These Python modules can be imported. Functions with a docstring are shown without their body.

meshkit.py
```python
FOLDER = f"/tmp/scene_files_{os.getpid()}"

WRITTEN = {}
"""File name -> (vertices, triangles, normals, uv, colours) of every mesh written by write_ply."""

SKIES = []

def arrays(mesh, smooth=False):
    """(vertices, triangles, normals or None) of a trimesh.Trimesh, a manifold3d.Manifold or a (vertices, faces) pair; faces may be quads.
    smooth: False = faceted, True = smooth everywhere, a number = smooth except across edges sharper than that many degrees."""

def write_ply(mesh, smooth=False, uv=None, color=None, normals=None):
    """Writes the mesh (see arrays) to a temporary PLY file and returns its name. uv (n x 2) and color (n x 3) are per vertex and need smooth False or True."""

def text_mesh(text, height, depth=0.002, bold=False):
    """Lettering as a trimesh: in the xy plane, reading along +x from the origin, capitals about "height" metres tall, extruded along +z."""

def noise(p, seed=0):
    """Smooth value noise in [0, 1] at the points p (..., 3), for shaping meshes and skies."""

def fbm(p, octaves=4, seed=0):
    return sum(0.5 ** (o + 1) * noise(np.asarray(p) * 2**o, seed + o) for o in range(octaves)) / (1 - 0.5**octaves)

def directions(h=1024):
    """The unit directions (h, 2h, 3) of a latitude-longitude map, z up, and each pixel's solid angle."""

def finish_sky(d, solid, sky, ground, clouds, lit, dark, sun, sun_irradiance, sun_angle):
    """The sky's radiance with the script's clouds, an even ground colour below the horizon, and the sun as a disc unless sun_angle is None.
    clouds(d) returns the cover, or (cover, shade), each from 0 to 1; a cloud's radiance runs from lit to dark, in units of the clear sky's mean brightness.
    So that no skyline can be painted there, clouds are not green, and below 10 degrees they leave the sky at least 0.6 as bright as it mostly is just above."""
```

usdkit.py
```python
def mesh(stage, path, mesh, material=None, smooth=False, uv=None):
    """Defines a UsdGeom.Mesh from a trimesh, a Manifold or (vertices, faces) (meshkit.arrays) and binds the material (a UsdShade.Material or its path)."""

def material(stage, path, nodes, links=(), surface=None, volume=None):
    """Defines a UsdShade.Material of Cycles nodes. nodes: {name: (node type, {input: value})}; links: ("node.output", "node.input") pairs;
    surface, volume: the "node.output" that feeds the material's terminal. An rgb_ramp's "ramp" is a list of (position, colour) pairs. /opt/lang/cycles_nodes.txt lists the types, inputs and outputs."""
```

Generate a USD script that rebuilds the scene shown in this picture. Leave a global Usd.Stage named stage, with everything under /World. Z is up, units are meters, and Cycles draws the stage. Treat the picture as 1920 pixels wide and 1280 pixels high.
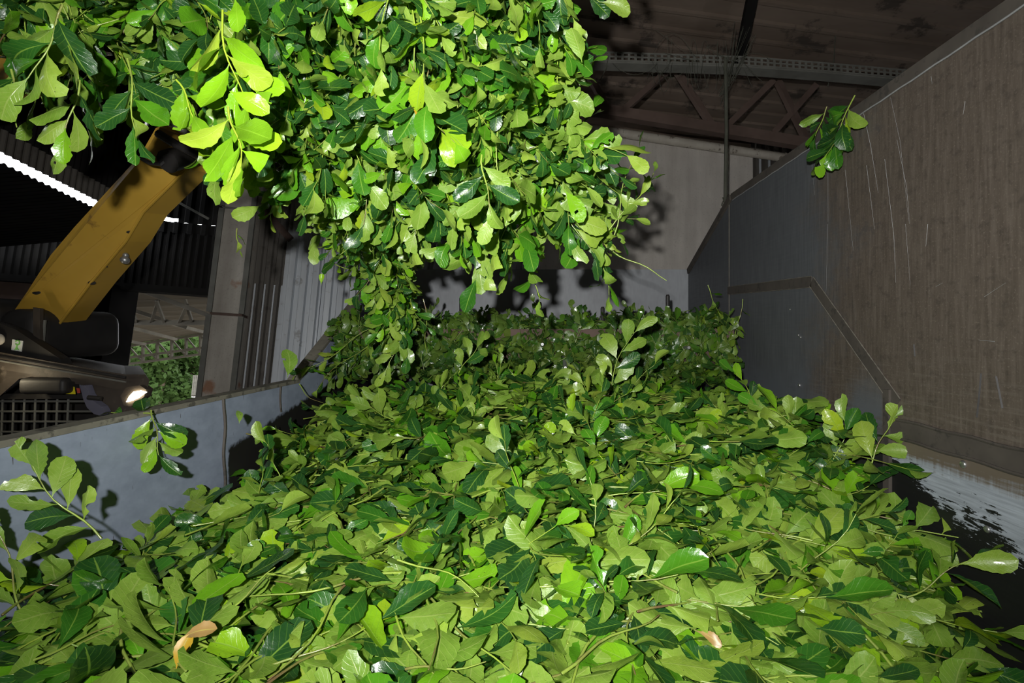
import math, numpy as np, trimesh, usdkit, meshkit
from scipy.interpolate import RBFInterpolator
from pxr import Usd, UsdGeom, UsdLux, UsdShade, Gf, Sdf, Vt

# ----------------------------------------------------------------------------------------------
# Frame of the hopper ("D"): origin at the eye, y along the hopper, x right, z up across it. The hopper climbs away
# from the camera, so D is tilted against gravity; R turns D into the world (z up), E is the eye.
F = 1000.0                                   # focal length in pixels of a 1920 px wide picture
ZV = np.array([.045, .125, .99]); ZV /= np.linalg.norm(ZV)
_x = np.array([1., 0, 0]) - ZV[0] * ZV; _x /= np.linalg.norm(_x)
R = np.stack([_x, np.cross(ZV, _x), ZV])
E = np.array([0, 0, 2.05])
def P(u, v, Y): return np.array([Y * (u - 1006) / F, Y, Y * (620 - v) / F])
def W(d): return np.asarray(d, float) @ R.T + E
def D(w): return (np.asarray(w, float) - E) @ R

stage = Usd.Stage.CreateInMemory()
UsdGeom.SetStageUpAxis(stage, 'Z'); UsdGeom.SetStageMetersPerUnit(stage, 1.0)
world = UsdGeom.Xform.Define(stage, '/World'); stage.SetDefaultPrim(world.GetPrim())
UsdGeom.Scope.Define(stage, '/World/Looks')

def gfm(M3, t):
    m = Gf.Matrix4d(1.0)
    for i in range(3):
        for j in range(3): m[i, j] = float(M3[j, i])
        m[3, i] = float(t[i])
    return m

# ---- camera, flash, sky, exposure ---------------------------------------------------------------
cam = UsdGeom.Camera.Define(stage, '/World/camera')
cam.CreateHorizontalApertureAttr(36.0); cam.CreateVerticalApertureAttr(24.0)
cam.CreateFocalLengthAttr(F / 1920 * 36)
cam.CreateHorizontalApertureOffsetAttr(-46 / 1920 * 36); cam.CreateVerticalApertureOffsetAttr(-20 / 1920 * 36)
cam.CreateClippingRangeAttr(Gf.Vec2f(.05, 500))
CM = np.stack([R @ [1, 0, 0], R @ [0, 0, 1], R @ [0, -1, 0]], 1)
cam.AddTransformOp().Set(gfm(CM, E))
cam.CreateExposureAttr(0.0)

FLASH = 57.0
fl = UsdLux.SphereLight.Define(stage, '/World/camera_flash')      # the photographer's flash, in its shoe above the lens
fl.CreateRadiusAttr(.022); fl.CreateIntensityAttr(FLASH); fl.CreateExposureAttr(8.0)
fl.CreateColorAttr(Gf.Vec3f(1, .985, .95))
sh = UsdLux.ShapingAPI.Apply(fl.GetPrim()); sh.CreateShapingConeAngleAttr(62.0); sh.CreateShapingConeSoftnessAttr(1.0)
_aim = R @ np.array([.05, 1, .10]); _aim /= np.linalg.norm(_aim)
_r = np.cross(_aim, [0, 0, 1.]); _r /= np.linalg.norm(_r)
fl.AddTransformOp().Set(gfm(np.stack([_r, np.cross(_r, _aim), -_aim], 1), W([-.12, -.20, .12])))

usdkit.material(stage, '/World/Looks/sky', {
    'sky': ('sky_texture', {'sky_type': 'hosek_wilkie', 'sun_disc': False, 'turbidity': 6.0, 'sun_direction': (.3, .5, .75)}),
    'n': ('noise_texture', {'scale': 2.2, 'detail': 5.0}), 'tc': ('texture_coordinate', {}),
    'r': ('rgb_ramp', {'ramp': [(0, (.95, 1.0, 1.08)), (.45, (1.0, 1.04, 1.08)), (.75, (1.25, 1.27, 1.3)), (1, (1.3, 1.3, 1.3))]}),
    'bg': ('background_shader', {'strength': 1.0})},
    [('tc.generated', 'n.vector'), ('n.fac', 'r.fac'), ('r.color', 'bg.color')], surface='bg.background')
dome = UsdLux.DomeLight.Define(stage, '/World/sky_dome')
dome.CreateIntensityAttr(1.15); dome.CreateColorAttr(Gf.Vec3f(.97, 1.0, 1.03))

# ---- node graph builder -----------------------------------------------------------------------
class Ref(str): pass
class G:
    def __init__(s): s.nodes, s.links = {}, []
    def __call__(s, kind, out, **kw):
        n = 'n%d' % len(s.nodes); ins = {}
        for k, v in kw.items():
            if isinstance(v, Ref): s.links.append((str(v), n + '.' + k))
            else: ins[k] = v
        s.nodes[n] = (kind, ins); return Ref(n + '.' + out)
    def m(s, op, a, b=0., c=0., clamp=False): return s('math', 'value', math_type=op, value1=a, value2=b, value3=c, use_clamp=clamp)
    def mix(s, f, a, b, mode='mix'): return s('mix_color', 'result', blend_type=mode, fac=f, a=a, b=b)
    def ramp(s, f, st): return s('rgb_ramp', 'color', fac=f, ramp=st)
    def step(s, x, a, b): return s('map_range', 'result', range_type='smoothstep', value=x, from_min=a, from_max=b, to_min=0., to_max=1., clamp=True)
    def noise(s, vec, scale, detail=3., rough=.55, out='fac'): return s('noise_texture', out, vector=vec, scale=scale, detail=detail, roughness=rough)
    def map(s, vec, scale=(1, 1, 1), loc=(0, 0, 0)): return s('mapping', 'vector', vector=vec, scale=scale, location=loc)
    def pos(s): return s('geometry', 'position')
    def uv(s): return s('attribute', 'vector', attribute='st')
    def xyz(s, v):
        n = s('separate_xyz', 'x', vector=v).split('.')[0]
        return Ref(n + '.x'), Ref(n + '.y'), Ref(n + '.z')
    def bump(s, h, strength=.3, dist=.004): return s('bump', 'normal', height=h, strength=strength, distance=dist)
    def bsdf(s, **kw): return s('principled_bsdf', 'BSDF', **kw)
    def done(s, name, surf): return usdkit.material(stage, '/World/Looks/' + name, s.nodes, s.links, surface=str(surf))
M = {}
def rough_mat(name, c0, c1, rough=.6, scale=6., stretch=(1, 1, 1), metal=0., bump=.15, bs=60., spec=.4, dirt=None, dirt_at=.6):
    g = G(); p = g.pos(); n = g.noise(g.map(p, stretch), scale, 5.)
    col = g.ramp(n, [(.3, c0), (.7, c1)])
    if dirt is not None:
        d = g.noise(p, scale * 2.3, 6., .65)
        col = g.mix(g.step(d, dirt_at - .04, dirt_at + .06), col, dirt)
    h = g.noise(p, bs, 3.)
    M[name] = g.done(name, g.bsdf(base_color=col, roughness=rough, metallic=metal, specular_ior_level=spec, normal=g.bump(h, bump, .003)))
rough_mat('roof', (.13, .098, .076), (.225, .178, .145), .9, 1.4, (.6, 2, 1), spec=.1, bs=25, bump=.5, dirt=(.08, .066, .056), dirt_at=.58)
rough_mat('rust_steel', (.085, .058, .048), (.135, .095, .08), .8, 5., spec=.2)
rough_mat('dusty_steel', (.13, .13, .115), (.20, .20, .18), .85, 6., spec=.2)
rough_mat('cobweb', (.075, .078, .062), (.115, .118, .095), .95, 9., spec=.05)
rough_mat('pipe', (.42, .38, .32), (.58, .54, .47), .55, 5., (1, 1, 1), dirt=(.16, .13, .10), dirt_at=.6)
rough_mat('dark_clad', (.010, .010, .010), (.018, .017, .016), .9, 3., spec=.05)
rough_mat('floor', (.07, .065, .06), (.11, .10, .09), .9, 2., spec=.2)
rough_mat('yard', (.30, .27, .22), (.40, .36, .30), .95, .6, spec=.1)
rough_mat('yellow', (.52, .31, .04), (.60, .37, .055), .5, 3., dirt=(.27, .15, .03), dirt_at=.66, spec=.35, bump=.08)
rough_mat('black_steel', (.016, .015, .014), (.03, .027, .025), .55, 4., spec=.4, dirt=(.075, .062, .05), dirt_at=.6)
rough_mat('black_plastic', (.02, .019, .019), (.034, .031, .029), .55, 6., spec=.4)
rough_mat('brown_cab', (.05, .04, .033), (.085, .07, .056), .6, 7., spec=.3, dirt=(.12, .10, .08), dirt_at=.62)
rough_mat('lavender', (.10, .10, .14), (.13, .13, .18), .4, 4.)
rough_mat('galv', (.36, .37, .38), (.5, .5, .5), .4, 20., metal=.7)
rough_mat('bolt', (.55, .55, .55), (.7, .7, .7), .3, 30., metal=.9)
rough_mat('weld', (.13, .12, .10), (.19, .175, .145), .7, 25., bump=.6)
rough_mat('scratch', (.22, .225, .23), (.30, .305, .31), .5, 25.)
rough_mat('grime_strip', (.060, .052, .045), (.092, .080, .068), .75, 9., dirt=(.05, .045, .04), dirt_at=.58)
rough_mat('rim', (.15, .14, .115), (.24, .225, .18), .8, 8., dirt=(.09, .085, .07), dirt_at=.56)
rough_mat('white_paint', (.75, .77, .74), (.8, .82, .8), .5, 5.)
rough_mat('green_paint', (.2, .55, .1), (.22, .6, .12), .5, 5.)
rough_mat('yellow_paint', (.75, .65, .02), (.8, .7, .03), .5, 5.)
rough_mat('red_paint', (.45, .06, .05), (.5, .08, .06), .5, 5.)
rough_mat('bark', (.10, .075, .05), (.16, .12, .08), .9, 8.)
rough_mat('canopy', (.055, .046, .034), (.078, .066, .048), .9, 1., spec=.1)
rough_mat('canopy_steel', (.07, .064, .052), (.12, .11, .088), .8, 2., spec=.2)
rough_mat('far_roof', (.28, .27, .27), (.38, .37, .37), .7, 2.)
rough_mat('worn_blade', (.16, .15, .14), (.34, .33, .32), .45, 16., metal=.4)
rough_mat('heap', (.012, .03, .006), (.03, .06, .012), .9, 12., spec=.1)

def leaf_material(name, young=0.0, bruise=0.0):
    g = G(); uv = g.uv(); U, T, _ = g.xyz(uv); p = g.pos()
    k = g.m('floor', U); fr = g.m('fraction', U)
    wn = g('white_noise_texture', 'color', dimensions='1D', w=k); r1, r2, r3 = g.xyz(wn)
    oi = g('object_info', 'random')
    r1 = g.m('fraction', g.m('add', r1, oi))
    a = g.m('divide', g.m('absolute', g.m('subtract', fr, .5)), .46)
    rib = g.m('subtract', 1., g.step(a, .025, .075))
    ph = g.m('multiply', g.m('subtract', T, g.m('multiply', a, .22)), 9.)
    vein = g.m('multiply', g.m('subtract', 1., g.step(g.m('absolute', g.m('subtract', g.m('fraction', ph), .5)), .02, .09)), g.step(a, .02, .1))
    blot = g.noise(p, 45., 3.)
    # upper side: dark bottle green to fresh green
    top = g.ramp(r1, [(0, (.016, .060, .016)), (.45, (.022, .092, .016)), (.62, (.035, .145, .012)), (.80, (.10, .30, .012)), (.93, (.22, .45, .015)), (1, (.34, .46, .02))])
    top = g.mix(g.m('multiply', blot, .5), top, g.mix(1., top, (.72, .9, .8), 'multiply'))
    top = g.mix(g.m('multiply', vein, .22), top, (.16, .34, .04))
    top = g.mix(g.m('multiply', rib, .7), top, (.22, .38, .05))
    # under side: pale, matt yellow green
    und = g.ramp(r2, [(0, (.155, .285, .032)), (.35, (.20, .34, .042)), (.7, (.24, .38, .052)), (.93, (.285, .425, .05)), (1, (.31, .40, .05))])
    und = g.mix(g.m('multiply', g.step(g.noise(p, 70., 4., .65), .42, .62), .30), und, g.mix(1., und, (.66, .78, .55), 'multiply'))
    und = g.mix(g.m('multiply', vein, .26), und, (.38, .48, .12))
    und = g.mix(g.m('multiply', rib, .5), und, (.36, .46, .12))
    bf = g('geometry', 'backfacing')
    col = g.mix(bf, top, und)
    spot = g.step(g.noise(p, 210., 2.), .715, .74)
    col = g.mix(spot, col, (.05, .05, .015))
    soil = g.step(g.noise(p, 14., 4., .6), .60, .78)
    col = g.mix(g.m('multiply', soil, .35), col, (.08, .14, .025))
    isst = g.m('greater_than', T, 3.)
    stemc = g.ramp(g.noise(p, 9., 2.), [(.35, (.30, .42, .05)), (.52, (.22, .30, .05)), (.68, (.16, .10, .045))])
    col = g.mix(isst, col, stemc)
    if young: col = g.mix(young, col, g.mix(bf, (.25, .52, .012), (.42, .58, .03)))
    if bruise: col = g.mix(bruise, col, g.mix(g.noise(p, 18., 3.), (.012, .042, .012), (.06, .12, .022)))  # dark green mixed in for the shade the clump throws on the drum
    wet = g.step(g.noise(p, 30., 2.), .50, .62)
    ro = g.m('subtract', g.m('add', .30, g.m('multiply', bf, .12)), g.m('multiply', wet, .15))
    h = g.m('add', g.noise(p, 120., 2.), g.m('multiply', g.m('add', vein, g.m('multiply', rib, 1.5)), -.35))
    pr = g.bsdf(base_color=col, roughness=ro, specular_ior_level=g.m('add', .5, g.m('multiply', bf, .25)), coat_weight=g.m('multiply', wet, .75), coat_roughness=.13, normal=g.bump(h, .30, .0025))
    tr = g('translucent_bsdf', 'BSDF', color=g.mix(.75, col, (.30, .52, .012)))
    M[name] = g.done(name, g('mix_closure', 'closure', fac=g.m('multiply', g.m('subtract', 1., isst), .20), closure1=pr, closure2=tr))
leaf_material('leaf'); leaf_material('young_leaf', young=.6); leaf_material('bruised_leaf', bruise=.62)  # the last has the shade over the drum put into its colour
def flat_leaf_material(name, c):
    g = G(); p = g.pos(); U, T, _ = g.xyz(g.uv())
    a = g.m('absolute', g.m('subtract', g.m('fraction', U), .5))
    col = g.mix(g.noise(p, 40., 3.), tuple(x * .75 for x in c), c)
    col = g.mix(g.m('subtract', 1., g.step(a, .015, .04)), col, (.4, .33, .08))
    M[name] = g.done(name, g.bsdf(base_color=col, roughness=.4))
flat_leaf_material('amber_leaf', (.45, .28, .02)); flat_leaf_material('tan_leaf', (.38, .24, .08))

def hopper_right():
    g = G(); uv = g.uv(); y, z, _ = g.xyz(uv)
    st_v = g.noise(g.map(uv, (70, 5, 1)), 1., 5., .65); st_h = g.noise(g.map(uv, (5, 90, 1)), 1., 5., .6)
    big = g.noise(g.map(uv, (2.2, 2.2, 1)), 1., 5., .6); fine = g.noise(uv, 150., 3.)
    brown = g.ramp(st_v, [(.25, (.072, .058, .047)), (.5, (.105, .085, .069)), (.75, (.148, .124, .104))])
    brown = g.mix(g.m('multiply', g.step(fine, .56, .72), .55), brown, (.19, .160, .130))
    grit = g.noise(g.map(uv, (26, 26, 1)), 1., 6., .7)
    brown = g.mix(g.m('multiply', g.step(grit, .50, .66), .45), brown, (.048, .040, .034))
    smear = g.m('multiply', g.step(g.m('multiply', z, -1.), -.05, .30), g.step(st_h, .48, .66))
    brown = g.mix(g.m('multiply', smear, .55), brown, (.155, .135, .112))
    blue = g.ramp(st_v, [(.25, (.075, .084, .095)), (.75, (.115, .128, .144))])
    pale = g.ramp(st_h, [(.28, (.24, .265, .30)), (.7, (.46, .515, .585))])
    far = g.m('multiply', .85, g.step(g.m('add', y, g.m('multiply', g.m('add', big, g.m('multiply', grit, .4)), 1.2)), 2.75, 3.35))
    col = g.mix(far, brown, blue)
    # bare patches low on the far panel
    low = g.m('multiply', g.step(g.m('multiply', z, -1.), .10, .30), g.step(y, 1.84, 1.86))
    col = g.mix(g.m('multiply', g.m('multiply', low, g.step(g.m('add', big, g.m('multiply', st_h, .3)), .52, .74)), .9), col, (.11, .122, .138))
    # under the weld, near panel: rubbed pale paint, then wet black
    near = g.m('subtract', 1., g.step(y, 1.80, 1.81))
    below = g.m('multiply', near, g.step(g.m('multiply', z, -1.), .345, .352))
    brn2 = g.step(g.m('add', g.m('multiply', z, 1.), g.m('add', g.m('multiply', st_h, .10), g.m('multiply', st_v, .06))), -.345, -.305)
    body = g.mix(brn2, pale, (.14, .115, .088))
    zb = g.m('add', z, g.m('multiply', g.m('subtract', 1.754, y), .247))
    chip = g.noise(g.map(uv, (16, 110, 1)), 1., 6., .7)
    zb = g.m('add', zb, g.m('add', g.m('multiply', g.m('subtract', chip, .5), .30), g.m('multiply', g.m('subtract', g.noise(g.map(uv, (6, 6, 1)), 1., 6., .7), .5), .34)))
    body = g.mix(g.m('subtract', 1., g.step(zb, -.452, -.440)), body, (.012, .013, .012))
    col = g.mix(below, col, body)
    dk = g.m('multiply', g.step(g.m('multiply', z, -1.), .36, .46), g.step(y, 1.8, 1.82))
    dark2 = g.step(g.m('add', g.m('multiply', z, -1.), g.m('multiply', big, .2)), .46, .52)
    col = g.mix(g.m('multiply', dark2, g.step(y, 1.8, 1.82)), col, (.02, .021, .02))
    ro = g.m('add', .42, g.m('multiply', st_h, .3))
    M['hopper_right'] = g.done('hopper_right', g.bsdf(base_color=col, roughness=ro, specular_ior_level=.35, normal=g.bump(fine, .08, .002)))
def hopper_left():
    g = G(); uv = g.uv(); y, z, _ = g.xyz(uv)
    st = g.noise(g.map(uv, (9, 14, 1)), 1., 6., .65); st_v = g.noise(g.map(uv, (110, 16, 1)), 1., 3., .5); ed = g.noise(uv, 28., 4., .6)
    col = g.ramp(st, [(.3, (.235, .275, .365)), (.7, (.33, .38, .495))])
    col = g.mix(g.m('multiply', g.step(st_v, .70, .73), .75), col, (.07, .06, .05))
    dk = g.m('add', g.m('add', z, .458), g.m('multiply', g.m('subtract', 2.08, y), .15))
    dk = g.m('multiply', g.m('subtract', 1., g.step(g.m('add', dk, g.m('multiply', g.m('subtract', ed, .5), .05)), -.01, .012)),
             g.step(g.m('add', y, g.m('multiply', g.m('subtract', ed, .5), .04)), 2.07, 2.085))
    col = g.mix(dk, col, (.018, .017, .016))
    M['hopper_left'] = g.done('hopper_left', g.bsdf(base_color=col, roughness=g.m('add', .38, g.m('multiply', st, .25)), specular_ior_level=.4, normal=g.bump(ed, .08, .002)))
def hopper_back():
    g = G(); uv = g.uv()
    n = g.noise(g.map(uv, (3, 3, 1)), 1., 6., .6); f = g.noise(g.map(uv, (40, 12, 1)), 1., 3.)
    col = g.ramp(g.m('add', g.m('multiply', n, .7), g.m('multiply', f, .3)), [(.3, (.25, .26, .28)), (.62, (.34, .36, .39)), (.8, (.30, .265, .23))])
    M['hopper_back'] = g.done('hopper_back', g.bsdf(base_color=col, roughness=.5, specular_ior_level=.4))
def concrete(name, c0, c1, rust=0.):
    g = G(); p = g.pos()
    st = g.noise(g.map(p, (7, 7, .7)), 1., 5., .6); n = g.noise(p, 3., 6., .6); f = g.noise(p, 70., 4.)
    col = g.ramp(g.m('add', g.m('multiply', st, .6), g.m('multiply', n, .4)), [(.32, c0), (.66, c1)])
    col = g.mix(g.m('multiply', g.step(f, .55, .75), .35), col, tuple(x * .55 for x in c0))
    if rust: col = g.mix(g.m('multiply', g.step(g.noise(p, 4.5, 4.), .60, .72), rust), col, (.30, .13, .06))
    M[name] = g.done(name, g.bsdf(base_color=col, roughness=.9, specular_ior_level=.2, normal=g.bump(g.m('add', n, g.m('multiply', f, .4)), .35, .006)))
def cladding(name, c0, c1, dirt):
    g = G(); p = g.pos()
    st = g.noise(g.map(p, (14, 14, .6)), 1., 5., .6); n = g.noise(p, 9., 6., .65)
    col = g.ramp(st, [(.3, c0), (.7, c1)])
    col = g.mix(g.m('multiply', g.step(n, .56, .68), .6), col, dirt)
    M[name] = g.done(name, g.bsdf(base_color=col, roughness=.45, metallic=.25, specular_ior_level=.4))
hopper_right(); hopper_left(); hopper_back()
concrete('concrete', (.48, .445, .405), (.70, .66, .605)); concrete('column', (.30, .275, .24), (.52, .49, .44), .8)
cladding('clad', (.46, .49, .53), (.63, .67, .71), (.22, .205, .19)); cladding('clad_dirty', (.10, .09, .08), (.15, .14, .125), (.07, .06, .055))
def emit(name, c, s):
    g = G(); M[name] = g.done(name, g('emission', 'emission', color=c, strength=s))
emit('lamp_glow', (1, .86, .58), 22.0)
def foliage():
    g = G(); p = g.pos(); r = g('geometry', 'random_per_island')
    col = g.ramp(r, [(0, (.07, .13, .03)), (.5, (.18, .29, .065)), (1, (.34, .45, .13))])
    col = g.mix(g.noise(p, .8, 2.), g.mix(1., col, (.6, .65, .6), 'multiply'), col)
    M['foliage'] = g.done('foliage', g('mix_closure', 'closure', fac=.3, closure1=g.bsdf(base_color=col, roughness=.7, specular_ior_level=.2), closure2=g('translucent_bsdf', 'BSDF', color=col)))
foliage()

# ---- scene helpers ----------------------------------------------------------------------------
count = {}
def path_for(name, parent):
    base = str(parent.GetPath()) if parent else '/World'
    k = (base, name); n = count.get(k, 0); count[k] = n + 1
    return base + '/' + (name if n == 0 else '%s_%03d' % (name, n))
def tag(p, label=None, cat=None, group=None, kind=None):
    for k, v in (('label', label), ('category', cat), ('group', group), ('kind', kind)):
        if v: p.SetCustomDataByKey(k, v)
    return p
def obj(name, mesh, mat, parent=None, smooth=False, uv=None, raw=False, **kw):
    """mesh (v, f) in D coordinates -> one Mesh prim in the world"""
    if hasattr(mesh, 'vertices'): mesh = (mesh.vertices, mesh.faces)
    v, f = np.asarray(mesh[0], float), np.asarray(mesh[1], int)
    m = usdkit.mesh(stage, path_for(name, parent), (v if raw else W(v), f), M[mat], smooth, uv)
    return tag(m.GetPrim(), **kw)
def thing(name, **kw):
    return tag(UsdGeom.Xform.Define(stage, path_for(name, None)).GetPrim(), **kw)

def join(*ms):
    V, Fc, n = [], [], 0
    for v, f in ms:
        v, f = np.asarray(v, float), np.asarray(f, int)
        if f.shape[1] == 4: f = np.vstack([f[:, :3], f[:, [0, 2, 3]]])
        V.append(v); Fc.append(f + n); n += len(v)
    return np.vstack(V), np.vstack(Fc)
def box8(c):                                   # eight corners: bottom 0-3 counter-clockwise, top 4-7
    return np.asarray(c, float), np.array([[0, 3, 2, 1], [4, 5, 6, 7], [0, 1, 5, 4], [1, 2, 6, 5], [2, 3, 7, 6], [3, 0, 4, 7]])
def bx(x0, x1, y0, y1, z0, z1):
    return box8([(x0, y0, z0), (x1, y0, z0), (x1, y1, z0), (x0, y1, z0), (x0, y0, z1), (x1, y0, z1), (x1, y1, z1), (x0, y1, z1)])
def unit(a): a = np.asarray(a, float); return a / np.linalg.norm(a)
def beam(p, q, w, h, up=ZV):
    p, q = np.asarray(p, float), np.asarray(q, float); t = unit(q - p)
    s = np.cross(t, up)
    if np.linalg.norm(s) < 1e-3: s = np.cross(t, [1, 0, 0])
    s = unit(s) * w / 2; n = unit(np.cross(s, t)) * h / 2
    return box8([p - s - n, p + s - n, q + s - n, q - s - n, p - s + n, p + s + n, q + s + n, q - s + n])
def tube(pts, rad, sides=8, cap=True):
    p = np.asarray(pts, float); t = np.gradient(p, axis=0); t /= np.linalg.norm(t, axis=1, keepdims=True) + 1e-12
    ref = np.array([0, 0, 1.]) if abs(t[:, 2]).mean() < .85 else np.array([1., 0, 0])
    a = np.cross(t, ref); a /= np.linalg.norm(a, axis=1, keepdims=True); b = np.cross(t, a)
    ang = np.arange(sides) * 2 * np.pi / sides; r = np.broadcast_to(rad, (len(p),))[:, None, None]
    v = (p[:, None] + r * (np.cos(ang)[None, :, None] * a[:, None] + np.sin(ang)[None, :, None] * b[:, None])).reshape(-1, 3)
    i, j = np.meshgrid(np.arange(len(p) - 1), np.arange(sides), indexing='ij')
    q = np.stack([i * sides + j, (i + 1) * sides + j, (i + 1) * sides + (j + 1) % sides, i * sides + (j + 1) % sides], -1).reshape(-1, 4)
    f = np.vstack([q[:, :3], q[:, [0, 2, 3]]])
    if cap:
        n = len(v); v = np.vstack([v, p[:1], p[-1:]]); k = np.arange(sides); e = (len(p) - 1) * sides
        f = np.vstack([f, np.stack([np.full(sides, n), k, (k + 1) % sides], 1), np.stack([np.full(sides, n + 1), e + (k + 1) % sides, e + k], 1)])
    return v, f
def earclip(p):
    p = np.asarray(p, float); n = len(p); idx = list(range(n))
    area = sum(p[i][0] * p[(i + 1) % n][1] - p[(i + 1) % n][0] * p[i][1] for i in range(n))
    if area < 0: idx.reverse()
    cr = lambda a, b, c: (b[0] - a[0]) * (c[1] - a[1]) - (b[1] - a[1]) * (c[0] - a[0])
    out, guard = [], 0
    while len(idx) > 3 and guard < 9999:
        guard += 1
        for k in range(len(idx)):
            a, b, c = idx[k - 1], idx[k], idx[(k + 1) % len(idx)]
            if cr(p[a], p[b], p[c]) <= 1e-12: continue
            if any(cr(p[a], p[b], p[q]) > -1e-12 and cr(p[b], p[c], p[q]) > -1e-12 and cr(p[c], p[a], p[q]) > -1e-12 for q in idx if q not in (a, b, c)): continue
            out.append((a, b, c)); idx.pop(k); break
    out.append(tuple(idx)); return np.array(out), area
def solid(pts3, flat2, depth):
    """a closed solid from a planar-ish outline pts3 (its 2D form flat2) pushed along the vector depth"""
    f, area = earclip(flat2); n = len(pts3); pts3 = np.asarray(pts3, float)
    v = np.vstack([pts3, pts3 + depth]); q = []
    for i in range(n):
        j = (i + 1) % n
        q += [(i, i + n, j + n), (i, j + n, j)] if area > 0 else [(j, j + n, i + n), (j, i + n, i)]
    allf = np.vstack([f, f[:, ::-1] + n, q])
    m = trimesh.Trimesh(v, allf, process=False); trimesh.repair.fix_normals(m); return m.vertices, m.faces
def outline(uvs, Y, depth):
    """outline seen at pixels uvs; Y one depth or one per corner"""
    Ys = np.broadcast_to(Y, (len(uvs),)); return solid([P(u, v, y) for (u, v), y in zip(uvs, Ys)], [(u, -v) for u, v in uvs], np.asarray(depth, float))
def rounded(x0, x1, y0, y1, z0, z1, r, n=3):
    import manifold3d as m3
    c = [(x, y, z) for x in (x0 + r, x1 - r) for y in (y0 + r, y1 - r) for z in (z0 + r, z1 - r)]
    s = m3.Manifold.sphere(r, 4 * n)
    m = m3.Manifold.batch_hull([s.translate(p) for p in c]).to_mesh()
    return np.array(m.vert_properties[:, :3]), np.array(m.tri_verts)
def ball(c, r, sx=1, sy=1, sz=1, sub=2):
    s = trimesh.creation.icosphere(sub, 1.0); return s.vertices * [r * sx, r * sy, r * sz] + np.asarray(c), s.faces
def rot(axis, a): return trimesh.transformations.rotation_matrix(a, axis)[:3, :3]

# ---- hopper -----------------------------------------------------------------------------------
XR, T = 1.2, .012
hop = thing('hopper', label='large worn grey steel hopper with tall side walls, full of cut green leaves', cat='hopper')
def side_plate(prof, x, dx, mat, name, label):
    prof = np.array(prof, float); pts = np.c_[np.full(len(prof), x), prof]
    v, f = solid(pts, prof, (dx, 0, 0))
    return obj(name, (v, f), mat, hop, uv=np.c_[v[:, 1], v[:, 2]], label=label)
rprof = [(-.6, -1.35), (-.6, .838), (3.3, .838), (4.23, .485), (4.23, -1.35)]
side_plate(rprof, XR, T, 'hopper_right', 'side_plate', 'tall brown-stained steel side plate on the right')
lprof = [(-.6, -1.35), (-.6, -.25), (2.70, -.25), (2.78, -.225), (4.23, .485), (4.23, -1.35)]
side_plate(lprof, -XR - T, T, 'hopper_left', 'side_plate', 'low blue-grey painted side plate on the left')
v, f = bx(-XR, XR, 4.22, 4.235, -1.2, .485)
obj('back_plate', (v, f), 'hopper_back', hop, uv=np.c_[v[:, 0], v[:, 2]])
obj('floor_plate', bx(-XR, XR, -.6, 4.22, -1.36, -1.345), 'black_steel', hop)
# folded top edge of the right plate and its bright bead
obj('rim_strip', bx(XR - .006, XR + .03, -.6, 3.28, .80, .842), 'grime_strip', hop)
obj('weld_bead', tube([(XR - .006, y, .797 + .0012 * math.sin(y * 40)) for y in np.arange(-.5, 3.28, .05)], .003, 6), 'scratch', hop)
obj('rim_strip', beam((XR, 3.28, .82), (XR, 4.2, .468), .03, .04, up=(0, 1, 0)), 'grime_strip', hop)
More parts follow.
